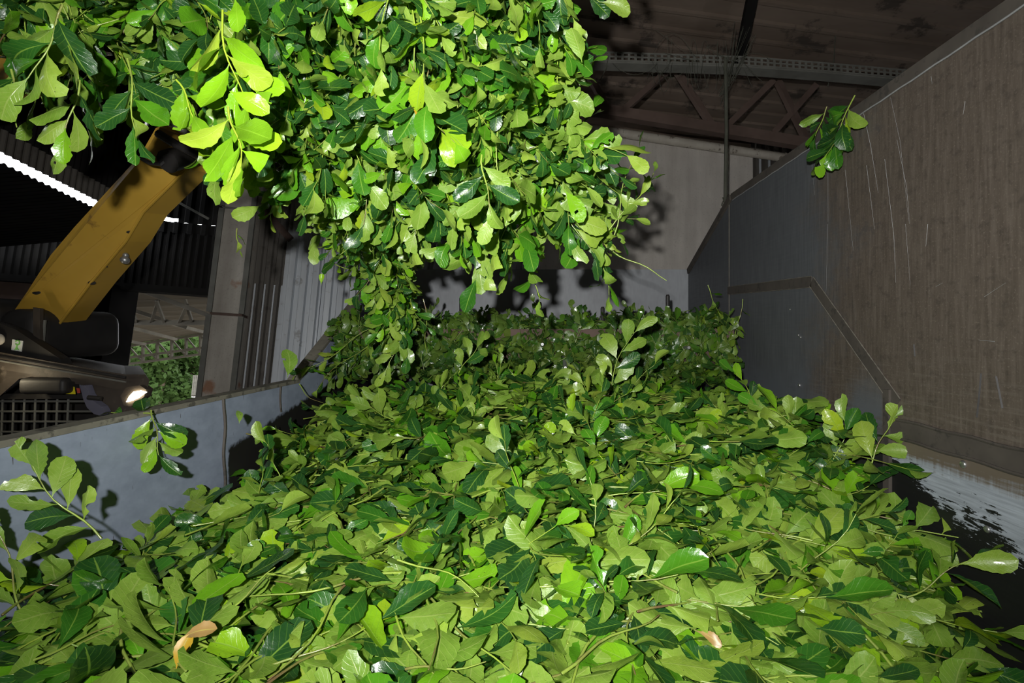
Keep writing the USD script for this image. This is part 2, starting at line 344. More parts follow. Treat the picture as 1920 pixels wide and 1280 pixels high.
# left rim: flat flange
obj('rim_flange', bx(-XR - .055, -XR + .004, -.6, 2.70, -.262, -.246), 'rim', hop)
obj('rim_flange', beam((-XR - .03, 2.70, -.25), (-XR - .03, 4.2, .48), .06, .016, up=(0, 0, 1)), 'rim', hop)
# welded flat bars on the right plate
def on_right(u, v, off=0.):
    Y = XR * F / (u - 1006); return np.array([XR - off, Y, Y * (620 - v) / F])
for pts in ([(1365, 545), (1523, 528)], [(1523, 528), (1684, 757)]):
    a, b = on_right(*pts[0]), on_right(*pts[1])
    obj('flat_bar', beam(a, b, .008, .045, up=np.cross([1, 0, 0], b - a)), 'grime_strip', hop, label='flat steel bar welded to the right side plate')
    n = unit(np.cross([1, 0, 0], b - a)) * .0245
    for s in (1, -1):
        k = np.linspace(0, 1, 60)[:, None]; c = a + (b - a) * k + s * n - [.004, 0, 0]
        obj('weld_bead', tube(c, .0018 + .0012 * np.sin(np.arange(60) * 2.1) * np.sin(np.arange(60) * .9), 6), 'weld', hop)
obj('flat_bar', bx(XR - .006, XR + .002, -.6, 1.80, -.352, -.295), 'grime_strip', hop)
obj('weld_bead', tube([(XR - .007, y, -.293 + .002 * math.sin(y * 31)) for y in np.arange(-.5, 1.80, .04)], .005, 6), 'grime_strip', hop)
obj('weld_bead', tube([(XR - .007, y, -.354 + .002 * math.sin(y * 27)) for y in np.arange(-.5, 1.80, .04)], .005, 6), 'grime_strip', hop)
obj('corner_strip', bx(XR - .012, XR, 1.80, 1.83, -.9, -.20), 'grime_strip', hop)
obj('plate_joint', tube([(XR - .001, 3.32, z) for z in np.linspace(-.3, .8, 12)], .003, 5), 'weld', hop)
for (u, v, r) in [(1808, 870, .011), (1853, 992, .010), (1860, 1118, .009), (1500, 722, .009), (1502, 632, .006), (1482, 580, .005), (1498, 628, .006)]:
    c = on_right(u, v, .003); obj('bolt', ball(c, r, .6, 1, 1), 'bolt', hop, smooth=True)
rng = np.random.default_rng(3)
for pts in [[(1670, 183), (1688, 265), (1704, 415)], [(1682, 262), (1700, 350), (1706, 420)], [(1618, 205), (1633, 275), (1647, 362)], [(1553, 262), (1553, 416)], [(1522, 302), (1528, 366)],
            [(1585, 318), (1600, 470)], [(1659, 298), (1676, 440), (1680, 530)], [(1698, 420), (1707, 535)], [(1625, 310), (1640, 430)], [(1552, 420), (1549, 552)], [(1846, 556), (1886, 530)], [(1755, 537), (1768, 530)], [(1746, 143), (1748, 158)], [(1810, 190), (1806, 215)], [(1740, 420), (1736, 462)], [(1865, 640), (1835, 637)]]:
    q = [on_right(u, v, .0004) for u, v in pts]; w = .0004 + .0006 * rng.random()
    obj('scratch', tube(q, [w] * (len(q) - 1) + [w * .4], 4), 'scratch', hop)
for pts in [[(1840, 700), (1836, 745), (1832, 782)], [(1868, 705), (1880, 765)], [(1714, 645), (1716, 668)]]:
    obj('gouge', tube([on_right(u, v, .0004) for u, v in pts], .003, 4), 'black_plastic', hop)
# seam and stiffener traces on the left plate
obj('plate_joint', tube([(-XR + .002, 2.045 + .006 * math.sin(z * 30), z) for z in np.linspace(-.26, -.62, 24)], .006, 6), 'grime_strip', hop)
obj('plate_joint', tube([(-XR + .002, 2.50 + .01 * math.sin(z * 25), z) for z in np.linspace(-.26, -.38, 12)], .005, 6), 'grime_strip', hop)
# torn guard plate at the back left
obj('guard_plate', outline([(608, 632), (630, 612), (664, 596), (700, 588), (712, 640), (668, 640), (662, 632), (638, 634)], 3.30, (0, .02, 0)), 'worn_blade', hop, label='bent bare-metal guard plate at the rear left corner')

# ---- spiked drum across the far end ------------------------------------------------------------
drum = thing('spiked_drum', label='horizontal spiked drum across the hopper end, wrapped in dark leaves', cat='drum')
DY, DZ = 3.12, -.085
obj('roller', tube([(-1.05, DY, DZ), (1.03, DY, DZ)], .12, 20), 'rust_steel', drum, smooth=40)
obj('blade_bar', bx(-1.1, 1.1, DY - .155, DY - .11, DZ + .035, DZ + .095), 'rust_steel', drum)
for u, v in [(865, 556), (1012, 566), (1252, 552), (1130, 575), (930, 640)]:
    p = P(u, v, DY - .02); obj('spike', tube([(p[0], p[1], DZ), p - [0, 0, .01], p], [.012, .012, .008], 8), 'black_plastic', drum)
for u, v in [(1017, 646), (1152, 652), (1292, 652), (1060, 690), (912, 648)]:
    p = P(u, v, DY - .26); obj('spike', tube([(p[0], DY, DZ - .01), p + [0, .01, 0], p + [0, 0, .002]], [.011, .011, .008], 8), 'galv', drum)
p = P(1310, 690, DY - .1); obj('spike', tube([(p[0], DY, DZ), p], .011, 8), 'galv', drum)

# ---- building ----------------------------------------------------------------------------------
TH = .19                                        # the shed stands turned against the hopper
HX = unit(R.T @ np.array([math.cos(TH), math.sin(TH), 0])); HY = unit(np.cross(ZV, HX))
def wall_point(u, v, y0=5.18):                  # the back wall's plane
    ray = P(u, v, 1.0); c = np.array([0, y0, 0]); return ray * (c @ HY) / (ray @ HY)
def on_plane_h(u, v, h):                        # where a ray meets the level h above the eye
    ray = P(u, v, 1.0); return ray * h / (ray @ ZV)
def bbox(o, lx, ly, lz):                         # box along the shed's axes from o
    o = np.asarray(o, float); a, b, c = HX * lx, HY * ly, ZV * lz
    return box8([o, o + a, o + a + b, o + b, o + c, o + a + c, o + a + b + c, o + b + c])
WALL0 = np.array([0, 5.18, 0])
def wp(a, h, out=0.): return WALL0 + HX * a + ZV * (h - WALL0 @ ZV) + HY * out     # along the wall, above the eye, behind it
def wa(u, v): w = wall_point(u, v); return (w - WALL0) @ HX, w @ ZV
def struct(name, mesh, mat, parent=None, **kw):
    if parent is None: kw['kind'] = 'structure'
    return obj(name, mesh, mat, parent, **kw)

# concrete wall right of the middle
a0, _ = wa(985, 400); a1, _ = wa(1412, 400); _, ht = wa(1290, 270)
struct('wall_back', bbox(wp(a0, -2.2), a1 - a0, .16, 2.2 + ht + .02), 'concrete', label='stained grey concrete wall behind the hopper')
def corrugate(a_from, a_to, h0, h1, pitch, depth, out=0., top=.4, ramp_=.15, thick=.002):
    """vertical trapezoid cladding along the back wall; returns a sheet with thickness"""
    xs, ds = [], []; a = a_from
    while a < a_to - 1e-6:
        for fr, d in ((0, 0), (top, 0), (top + ramp_, 1), (1 - ramp_, 1)):
            xs.append(min(a + fr * pitch, a_to)); ds.append(d * depth)
        a += pitch
    xs.append(a_to); ds.append(0); n = len(xs)
    front = [wp(x, h, out - d) for h in (h0, h1) for x, d in zip(xs, ds)]
    back = [wp(x, h, out - d + thick) for h in (h0, h1) for x, d in zip(xs, ds)]
    v = np.array(front + back); i = np.arange(n - 1)
    f1 = np.stack([i, i + 1, i + 1 + n, i + n], 1); f2 = f1[:, ::-1] + 2 * n
    return v, np.vstack([f1, f2])
cr = tag(UsdGeom.Xform.Define(stage, path_for('wall_back_end', None)).GetPrim(), kind='structure', label='strip of dark cladding right of the concrete wall')
CR = (a1, a1 + 1.6)
# bright corrugated cladding between column and concrete
clw = tag(UsdGeom.Xform.Define(stage, path_for('wall_back_cladding', None)).GetPrim(), kind='structure', label='grey corrugated metal cladding behind the hopper, left of the concrete wall')
edges = [wa(u, 560)[0] for u in (527, 600, 690, 800, 905, 990)]
for k, (s, e) in enumerate(zip(edges, edges[1:])):
    obj('cladding_sheet', corrugate(s, e + .01, -2.0, 2.3, .105, .034, -.004 * (k % 2), .34, .10), 'clad', clw)
obj('cladding_sheet', corrugate(wa(462, 560)[0], edges[0], -2.0, 2.3, .085, .022, .05, .30, .12), 'clad_dirty', clw, label='dirt-browned cladding strip beside the column')
for u in (470, 489, 507, 521):
    a = wa(u, 600)[0]; obj('bare_rib', beam(wp(a, -1.2, .015), wp(a, .9, .015), .012, .012, up=HY), 'clad', clw)
obj('rail', beam(wp(wa(500, 400)[0], wa(500, 400)[1], -.06), wp(wa(548, 452)[0], wa(548, 452)[1], -.06), .05, .06), 'rust_steel', clw)
obj('cladding_sheet', corrugate(CR[0], CR[1], -2.0, ht + .25, .105, .03, .03, .34, .10), 'clad_dirty', cr)
for u, v in ((1424, 300), (1441, 300), (1484, 255), (1532, 225)):
    a, h = wa(u, v); obj('bare_rib', beam(wp(a, h - .16, -.01), wp(a, h + .10, -.01), .022, .012, up=HY), 'clad', cr)
# column
col = tag(UsdGeom.Xform.Define(stage, path_for('column', None)).GetPrim(), kind='structure', label='rust-stained concrete column at the bay opening')
ca0, ca1 = wa(398, 600)[0], wa(462, 600)[0]; cw = ca1 - ca0; hm = wa(430, 592)[1]
for h0, h1 in ((-2.05, hm - .012), (hm + .012, wa(430, 398)[1]), (wa(430, 398)[1] + .02, 2.9)):
    obj('column_segment', bbox(wp(ca0, h0, -.10), cw, .26, h1 - h0), 'column', col)
    for s in (ca0 - .012, ca1 - .03): obj('corner_angle', bbox(wp(s, h0, -.118), .042, .02, h1 - h0), 'dusty_steel', col)
obj('joint_band', bbox(wp(ca0 + .01, hm - .013, -.09), cw - .02, .24, .026), 'rust_steel', col)
obj('joint_band', bbox(wp(ca0 + .01, wa(430, 398)[1] - .005, -.095), cw - .02, .24, .03), 'dusty_steel', col)
# dark cladding over the bay, with the slit of daylight above it
up = tag(UsdGeom.Xform.Define(stage, path_for('wall_upper', None)).GetPrim(), kind='structure', label='dark corrugated wall above the open loading bay')
aL, aR = wa(-900, 500)[0], ca0 + .02; hl, hs = wa(300, 541)[1], wa(300, 413)[1]; a_sl0, a_sl1 = wa(268, 408)[0], wa(333, 408)[0]
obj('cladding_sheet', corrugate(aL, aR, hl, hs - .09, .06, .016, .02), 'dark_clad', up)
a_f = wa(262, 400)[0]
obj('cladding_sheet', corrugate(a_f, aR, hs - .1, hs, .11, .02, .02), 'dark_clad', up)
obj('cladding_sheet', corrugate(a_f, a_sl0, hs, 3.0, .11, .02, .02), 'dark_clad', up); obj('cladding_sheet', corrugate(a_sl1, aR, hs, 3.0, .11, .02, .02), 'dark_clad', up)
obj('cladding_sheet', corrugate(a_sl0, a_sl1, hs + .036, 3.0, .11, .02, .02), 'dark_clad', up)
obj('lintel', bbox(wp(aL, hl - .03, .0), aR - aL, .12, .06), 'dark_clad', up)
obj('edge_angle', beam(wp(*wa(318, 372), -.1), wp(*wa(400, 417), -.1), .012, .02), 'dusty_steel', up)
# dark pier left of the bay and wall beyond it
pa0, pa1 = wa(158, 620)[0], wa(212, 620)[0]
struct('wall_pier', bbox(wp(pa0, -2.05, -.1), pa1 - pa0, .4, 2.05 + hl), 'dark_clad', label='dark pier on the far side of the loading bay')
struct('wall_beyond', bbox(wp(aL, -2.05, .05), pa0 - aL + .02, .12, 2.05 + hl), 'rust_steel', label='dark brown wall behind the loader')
# left wall with the long slit of daylight between two corrugated skins
s0 = P(0, 291, 3.08); sdir = unit(R.T @ np.array([-math.sin(.10), math.cos(.10), 0])); snor = unit(np.cross(sdir, ZV))
HS = s0 @ ZV
def side_sheet(l0, l1, lo_off, hi_off, pitch=.054, amp=.0085):
    n = int((l1 - l0) / pitch * 8); l = np.linspace(l0, l1, n); d = amp * np.sin(l / pitch * 2 * np.pi)
    nrm = unit(np.cross(sdir, hi_off - lo_off))
    lo = s0 + l[:, None] * sdir + lo_off + d[:, None] * nrm; hi = s0 + l[:, None] * sdir + hi_off + d[:, None] * nrm
    v = np.vstack([lo, hi, lo - nrm * .004, hi - nrm * .004]); i = np.arange(n - 1)
    q = np.stack([i, i + 1, i + 1 + n, i + n], 1); return v, np.vstack([q[:, ::-1], q + 2 * n])
SL = 1.36                                                        # the back wall is met here
wl = tag(UsdGeom.Xform.Define(stage, path_for('wall_left', None)).GetPrim(), kind='structure', label='dark corrugated skin above the long daylight slit on the left')
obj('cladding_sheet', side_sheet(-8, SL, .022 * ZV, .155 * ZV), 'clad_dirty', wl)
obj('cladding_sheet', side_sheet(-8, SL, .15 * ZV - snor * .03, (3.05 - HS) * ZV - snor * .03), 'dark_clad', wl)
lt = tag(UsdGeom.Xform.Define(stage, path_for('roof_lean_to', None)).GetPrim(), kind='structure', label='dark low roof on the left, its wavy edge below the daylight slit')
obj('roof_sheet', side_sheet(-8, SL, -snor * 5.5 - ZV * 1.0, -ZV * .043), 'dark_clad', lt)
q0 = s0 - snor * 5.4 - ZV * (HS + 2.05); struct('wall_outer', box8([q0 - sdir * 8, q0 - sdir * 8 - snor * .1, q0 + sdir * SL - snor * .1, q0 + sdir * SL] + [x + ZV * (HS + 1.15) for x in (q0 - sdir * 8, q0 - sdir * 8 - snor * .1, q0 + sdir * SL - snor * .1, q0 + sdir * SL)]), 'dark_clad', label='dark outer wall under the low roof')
# roof: trapezoid sheets, ribs across the shed
HR = 3.02
ceil = tag(UsdGeom.Xform.Define(stage, path_for('ceiling', None)).GetPrim(), kind='structure', label='dim brown ribbed roof sheeting overhead')
TR = .125
rx = unit(R.T @ np.array([math.cos(TR), math.sin(TR), 0])); ry = unit(np.cross(ZV, rx))
for k in range(78):
    y = -5.0 + k * .205; o = ry * y + ZV * HR
    rel = s0 - o; M2 = np.stack([rx, -sdir], 1); xl = np.linalg.lstsq(M2, rel - ZV * (rel @ ZV), rcond=None)[0][0] - .12
    o = o + rx * xl; a, b, c = rx * (9.5 - xl), ry * .21, ZV * .004
    pan = box8([o, o + a, o + a + b, o + b, o + c, o + a + c, o + a + b + c, o + b + c])
    r0 = o - ZV * .028; rb = ry * .03
    rib = box8([r0, r0 + a, r0 + a + rb, r0 + rb, o, o + a, o + a + rb, o + rb])
    obj('roof_sheet', join(pan, rib), 'roof', ceil)
# shed closed behind and beside the camera
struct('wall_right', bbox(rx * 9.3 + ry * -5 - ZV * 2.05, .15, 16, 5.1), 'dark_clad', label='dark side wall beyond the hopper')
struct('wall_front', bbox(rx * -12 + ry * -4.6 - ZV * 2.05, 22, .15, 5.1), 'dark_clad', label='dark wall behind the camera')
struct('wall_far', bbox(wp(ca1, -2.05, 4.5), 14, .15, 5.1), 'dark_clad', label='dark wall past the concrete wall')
zc = np.array([[-16, -8, 0], [8, -8, 0], [8, 14, 0], [-16, 14, 0.]])
struct('floor', (np.vstack([zc, zc - [0, 0, .1]]), box8(np.zeros((8, 3)))[1][:, ::-1]), 'floor', raw=True, label='bare shed floor')
zc = np.array([[-90, 5, -.02], [60, 5, -.02], [60, 140, -.02], [-90, 140, -.02]])
struct('ground', (np.vstack([zc, zc - [0, 0, .1]]), box8(np.zeros((8, 3)))[1][:, ::-1]), 'yard', raw=True, label='yard outside the shed')

# roof truss, pipe, tray, hanging straps
tr = thing('roof_truss', label='brown steel roof truss with zigzag braces over the hopper', cat='truss')
def TP(u, v): return P(u, v, 4.4 + (u - 1090) * .0003)
obj('bottom_chord', beam(TP(900, 170), TP(1560, 278), .07, .09), 'rust_steel', tr)
obj('top_chord', beam(TP(900, 112), TP(1760, 152), .06, .06), 'rust_steel', tr)
for a, b in [((1090, 118), (1140, 205)), ((1250, 135), (1168, 208)), ((1268, 132), (1338, 240)), ((1450, 152), (1364, 236)), ((1458, 152), (1512, 262)), ((1530, 160), (1450, 250)), ((1010, 110), (940, 185))]:
    obj('brace', beam(TP(*a), TP(*b), .045, .05), 'rust_steel', tr)
pp = thing('drain_pipe', label='dirty white plastic pipe along the top of the concrete wall', cat='pipe')
pts = [wall_point(u, v) - HY * .09 for u, v in ((1060, 243), (1130, 253), (1466, 303))]
obj('pipe_run', tube(np.array([pts[0]] + [pts[1] + (pts[2] - pts[1]) * k for k in np.linspace(0, 1, 12)]), .047, 14), 'pipe', pp, smooth=40)
obj('end_collar', tube([pts[2] - HX * .03, pts[2] + HX * .03], .053, 14), 'pipe', pp, smooth=40)
ct = thing('cable_tray', label='slotted grey metal cable tray hung under the roof', cat='cable tray')
cl = [P(u, v, 3.95 + (u - 1080) * .0003) for u, v in ((985, 101), (1090, 104), (1390, 114), (1540, 125), (1700, 139), (1860, 156))]
for a, b in zip(cl, cl[1:]):
    a, b = np.array(a), np.array(b); t = unit(b - a); L = np.linalg.norm(b - a); parts = []
    for o in (-.032, 0, .032): parts.append(beam(a + ZV * o, b + ZV * o, .006, .012))
    for s in np.arange(0, L, .05):
        for o in (-.016, .016): parts.append(beam(a + t * s + ZV * o, a + t * (s + .018) + ZV * o, .006, .022))
    obj('slotted_side', join(*parts), 'dusty_steel', ct)
    obj('tray_base', beam(a - ZV * .045 + HY * .05, b - ZV * .045 + HY * .05, .10, .012), 'dusty_steel', ct)
rng = np.random.default_rng(5)
def strap(pts, Y, w, label, mat='cobweb'):
    t = thing('hanging_strap', label=label, cat='strap')
    q = np.array([P(u, v, Y) for u, v in pts]); obj('band', tube(q, w, 6), mat, t)
strap([(1360, 108), (1361, 160), (1362, 240), (1360, 380), (1357, 455)], 3.9, .013, 'long cobwebbed strap hanging down past the white pipe')
strap([(1566, 8), (1566, 70), (1563, 120), (1552, 162)], 4.3, .004, 'thin drooping wire below the roof sheets')
strap([(1142, 104), (1136, 128), (1126, 150)], 3.96, .004, 'short curled wire end under the cable tray')
rf = thing('roof_beam', label='dark roof beam running up from the cable tray, hung with cobwebs', cat='beam')
obj('rafter', beam(P(1385, 118, 4.4), on_plane_h(1428, -90, HR - .06), .07, .09), 'dark_clad', rf)
cw_ = []
for k in range(46):
    u0 = rng.uniform(1215, 1400); v0 = 112 + rng.uniform(0, 6); du = rng.normal(0, 40); dv = rng.uniform(15, 60) if k % 3 else rng.uniform(-60, -10)
    y = 3.9 + rng.uniform(-.05, .25); s = np.linspace(0, 1, 7)
    cw_.append(tube([P(u0 + du * x, v0 + dv * (x if k % 2 else 4 * x * (1 - x)), y) for x in s], .0016, 3, False))
for k in range(14):
    s = np.linspace(0, 1, 7); u1 = 1352 + rng.uniform(-6, 6); v1 = rng.uniform(170, 200); u0 = rng.uniform(1375, 1420); v0 = rng.uniform(10, 120)
    cw_.append(tube([P(u0 + (u1 - u0) * x, v0 + (v1 - v0) * x + 8 * math.sin(math.pi * x), 4.0) for x in s], .0022, 3, False))
for k in range(16):
    s = np.linspace(0, 1, 6); v1 = rng.uniform(390, 470); cw_.append(tube([P(1358 + rng.uniform(-4, 4) + rng.uniform(-9, 14) * x, 370 + (v1 - 370) * x, 3.9) for x in s], .003, 3, False))
obj('cobweb', join(*cw_), 'cobweb', None, label='dusty cobweb strands hanging around the strap and cable tray', cat='cobweb', kind='stuff')

# ---- beyond the bay: canopy, trees, small roof -------------------------------------------------
cn = thing('open_canopy', label='distant open steel canopy with trussed roof seen through the bay', cat='canopy')
c4 = [P(60, 500, 9.5), P(520, 520, 9.5), P(470, 611, 23), P(90, 668, 23)]
n_ = 14
for i in range(n_):
    a, b = i / n_, (i + .97) / n_
    q = [c4[0] + (c4[3] - c4[0]) * a, c4[1] + (c4[2] - c4[1]) * a, c4[1] + (c4[2] - c4[1]) * b, c4[0] + (c4[3] - c4[0]) * b]
    obj('roof_panel', box8(q + [x + ZV * .06 for x in q]), 'canopy', cn)
def cb(a, b, w=.09): return beam(P(*a), P(*b), w, w)
for a, b in [((239, 534, 11), (420, 602, 11.5)), ((190, 562, 13), (350, 614, 14)), ((330, 520, 10), (440, 572, 10.4)), ((200, 632, 17), (272, 645, 19)), ((215, 606, 15), (330, 636, 18)), ((320, 606, 15), (380, 622, 17))]:
    obj('purlin', cb(a, b), 'canopy_steel', cn)
obj('tie_beam', cb((180, 605, 13), (430, 605, 13), .11), 'canopy_steel', cn)
for i, u in enumerate(range(205, 400, 26)):
    obj('brace', cb((u, 606, 13), (u - 16 + 32 * (i % 2), 555 + (i % 3) * 8, 12.4), .06), 'canopy_steel', cn)
f0, f1 = lambda u: 688 - (u - 200) * .137, lambda u: 655 - (u - 200) * .157
for fn in (f0, f1, lambda u: 676 - (u - 200) * .135): obj('truss_chord', cb((130, fn(130), 23), (460, fn(460), 23), .09), 'canopy_steel', cn)
for i, u in enumerate(range(160, 440, 27)):
    obj('brace', cb((u, f0(u), 23), (u, f1(u), 23), .09), 'canopy_steel', cn); obj('brace', cb((u, f1(u), 23), (u + 27, f0(u + 27), 23), .06), 'canopy_steel', cn)
for u, y in ((30, 23), (480, 23), (20, 9.6)):
    p = P(u, 660, y); obj('post', beam(p, p - ZV * (p @ ZV + 2.05), .2, .2, up=HX), 'canopy_steel', cn)
fr_ = thing('small_roof', label='small pale corrugated shed roof among the distant trees', cat='roof')
w0 = D([0, 0, 0])
q0 = P(360, 708, 28)
obj('roof_sheet', box8([P(358, 745, 27), P(386, 747, 27), P(388, 708, 29), P(362, 708, 29)] + [x + ZV * .08 for x in (P(358, 745, 27), P(386, 747, 27), P(388, 708, 29), P(362, 708, 29))]), 'far_roof', fr_)
for k in range(8):
    u = 360 + k * 3.6; obj('roof_rib', beam(P(u, 745, 27) + ZV * .1, P(u + 3, 708, 29) + ZV * .1, .08, .08), 'canopy_steel', fr_)
p = P(374, 742, 28); obj('post', beam(p, p - ZV * (p @ ZV + 2.05), .3, .3, up=HX), 'far_roof', fr_)
def tree(u, Y, h, r, seed, label):
    g = np.random.default_rng(seed); base = D(np.r_[W(P(u, 700, Y))[:2], -.02]); t = thing('tree', label=label, cat='tree')
    obj('trunk', tube([base, base + ZV * h * .4 + HX * .2, base + ZV * h * .75], [.22, .16, .07], 7), 'bark', t)
    V, n = [], 7500
    blobs = np.c_[g.normal(0, r * .48, (24, 2)), g.uniform(h * .08, h, 24)]
    bi = g.integers(0, 24, n); d = g.normal(size=(n, 3)); d /= np.linalg.norm(d, axis=1, keepdims=True)
    c = blobs[bi] + d * (r * .42) * g.uniform(.65, 1, (n, 1)); s = g.uniform(.10, .22, (n, 1))
    a = g.normal(size=(n, 3)); a /= np.linalg.norm(a, axis=1, keepdims=True); b = np.cross(a, d + .01); b /= np.linalg.norm(b, axis=1, keepdims=True)
    q = np.stack([c - a * s, c + b * s * .6, c + a * s, c - b * s * .6], 1).reshape(-1, 3); i = np.arange(n)[:, None] * 4
    B = np.stack([HX, HY, ZV]); obj('crown', (base + q @ B, np.vstack([i + [0, 1, 2], i + [0, 2, 3]])), 'foliage', t)
for a in [(300, 31, 5.4, 2.3, 1, 'broad bright tree left of the small roof'), (355, 36, 6.6, 2.6, 2, 'tall green tree directly behind the small roof'), (245, 34, 6.0, 2.5, 3, 'bushy tree behind the lit headlamp'),
          (190, 38, 6.8, 2.8, 4, 'tree half hidden by the dark bay pier'), (415, 40, 7.6, 3.0, 5, 'tree cut off by the concrete column'), (290, 46, 9.0, 3.4, 6, 'tallest distant tree rising behind the canopy truss'), (345, 52, 9.0, 4.0, 7, 'wide tree at the back between the tall trees'), (235, 50, 8.5, 3.8, 8, 'wide tree at the back beside the dark pier')]: tree(*a)

# ---- loader -----------------------------------------------------------------------------------
ld = thing('loader', label='yellow and black loader with raised lift arm holding the leaves', cat='loader')
arm = [(28, 580), (52, 545), (95, 478), (140, 425), (214, 344), (262, 292), (292, 240), (322, 228), (338, 262), (352, 316), (330, 336), (268, 398), (236, 452), (170, 530), (112, 606)]
armY = [2.95 - .5 * (580 - v) / 350 for u, v in arm]
obj('lift_arm', outline(arm, armY, (.02, .15, .02)), 'yellow', ld, label='yellow lift arm')
edge = [(112, 606), (170, 530), (236, 452), (268, 398), (330, 336), (352, 316)]
obj('weld_seam', tube([P(u, v, 2.95 - .5 * (580 - v) / 350 - .004) for u, v in edge], .007, 6), 'yellow', ld)
for (u, v, r) in [(68, 548, .02), (172, 530, .018), (242, 435, .012), (200, 500, .006), (104, 503, .012)]:
    c = P(u, v, 2.95 - .5 * (580 - v) / 350 - .004); obj('pin_hole', ball(c, r, 1.2, .25, .6), 'black_plastic', ld)
c = P(234, 487, 2.84); obj('grease_fitting', join(ball(c, .022), ball(c + [.004, 0, .025], .014)), 'galv', ld, smooth=True)
obj('elbow_plate', outline([(268, 292), (300, 238), (352, 262), (330, 290), (304, 306)], 2.36, (.02, .06, 0)), 'yellow', ld)
obj('elbow_trim', tube([P(u, v, 2.35) for u, v in ((264, 296), (280, 305), (303, 308), (312, 300))], .010, 6), 'black_plastic', ld)
obj('elbow_bush', tube([P(314, 303, 2.34), P(335, 296, 2.40), P(360, 288, 2.5)], [.05, .05, .05], 12), 'black_plastic', ld, smooth=40)
obj('hydraulic_hose', tube([P(u, v, 2.30) for u, v in ((296, 250), (315, 262), (340, 276), (372, 292), (400, 310))], .018, 8), 'black_plastic', ld, smooth=40)
obj('hose_clip', tube([P(u, v, 2.27) for u, v in ((272, 224), (275, 230), (272, 240))], .008, 6), 'galv', ld)
obj('second_lift_arm', outline([(-160, 200), (-120, 40), (12, 58), (36, 118), (30, 145), (-40, 165)], 2.1, (0, .15, 0)), 'yellow', ld)
gp = obj('grapple', outline([(246, 190), (262, 168), (330, 118), (420, 100), (560, 120), (640, 200), (600, 300), (480, 300), (380, 262), (300, 222)], 2.15, (0, .10, .02)), 'black_steel', ld, label='dark steel grapple jaw behind the leaves')
obj('jaw_edge', beam(P(245, 188, 2.10), P(388, 264, 2.10), .04, .035), 'worn_blade', gp)
for (u0, v0, u1, v1) in [(330, 120, 250, -60), (470, 110, 480, -80), (600, 140, 720, -40)]:
    obj('jaw_arm', beam(P(u0, v0, 2.15), P(u1, v1, 2.0), .10, .08), 'black_steel', gp)
obj('tine', tube([P(500, 250, 2.15), P(560, 320, 2.1), P(600, 352, 2.0)], [.05, .04, .015], 8), 'worn_blade', gp)
obj('tine', outline([(584, 352), (610, 338), (622, 344), (612, 362), (590, 366)], 2.2, (0, .03, 0)), 'worn_blade', gp)
# cab
CY = 2.75
def C(u, v, y=CY): return P(u, v, y)
obj('cab_roof', outline([(-260, 618), (0, 660), (120, 682), (236, 702), (272, 702), (280, 712), (276, 736), (236, 732), (120, 712), (0, 692), (-260, 650)], CY, (-.55, .7, 0)), 'brown_cab', ld)
obj('roof_ridge', tube([C(u, v, CY - .004) for u, v in ((-200, 632), (0, 668), (120, 688), (236, 708))], .008, 6), 'black_plastic', ld)
obj('roof_ridge', tube([C(u, v, CY - .004) for u, v in ((-200, 640), (0, 676), (120, 696), (236, 716))], .005, 6), 'dusty_steel', ld)
obj('cab_side', outline([(-260, 650), (0, 690), (120, 710), (236, 730), (274, 734), (262, 762), (240, 776), (205, 776), (190, 764), (160, 722), (120, 716), (60, 706), (36, 710), (0, 742), (-260, 742)], CY + .02, (-.40, .5, 0)), 'brown_cab', ld)
obj('cab_inside', outline([(-260, 735), (-10, 735), (60, 715), (200, 735), (215, 850), (-260, 900)], CY + .45, (-.3, .3, 0)), 'black_plastic', ld)
obj('visor', join(rounded(*(lambda a, b: (a[0], b[0], a[1] - .03, a[1] + .08, b[2], a[2]))(C(42, 708, CY - .02), C(128, 738, CY - .02)), .022)), 'black_plastic', ld, smooth=40)
obj('warning_label', outline([(129, 724), (139, 725), (141, 739), (122, 738)], CY + .01, (0, .003, 0)), 'yellow_paint', ld, label='yellow warning sticker')
obj('warning_label', outline([(143, 727), (149, 728), (150, 737), (145, 737)], CY + .012, (0, .003, 0)), 'red_paint', ld, label='small red sticker')
obj('bracket', outline([(149, 722), (160, 722), (166, 738), (176, 752), (190, 762), (196, 772), (188, 779), (176, 776), (163, 764), (156, 748)], CY - .02, (.01, .03, 0)), 'lavender', ld, label='lavender grey bent bracket')
obj('bracket_bolt', tube([C(165, 745, CY - .04), C(190, 747, CY - .03)], .012, 8), 'black_plastic', ld)
# window guard mesh
for k in range(9):
    u = 4 + k * 20.5 - 40; obj('guard_bar', tube([C(u, 748, CY + .12), C(u - 4, 860, CY + .12)], .006, 5), 'dusty_steel', ld)
for k in range(6):
    v = 752 + k * 19; obj('guard_bar', tube([C(-80, v, CY + .12), C(178, v, CY + .12)], .006, 5), 'dusty_steel', ld)
obj('guard_frame', beam(C(-80, 744, CY + .1), C(160, 742, CY + .1), .03, .03), 'black_plastic', ld)
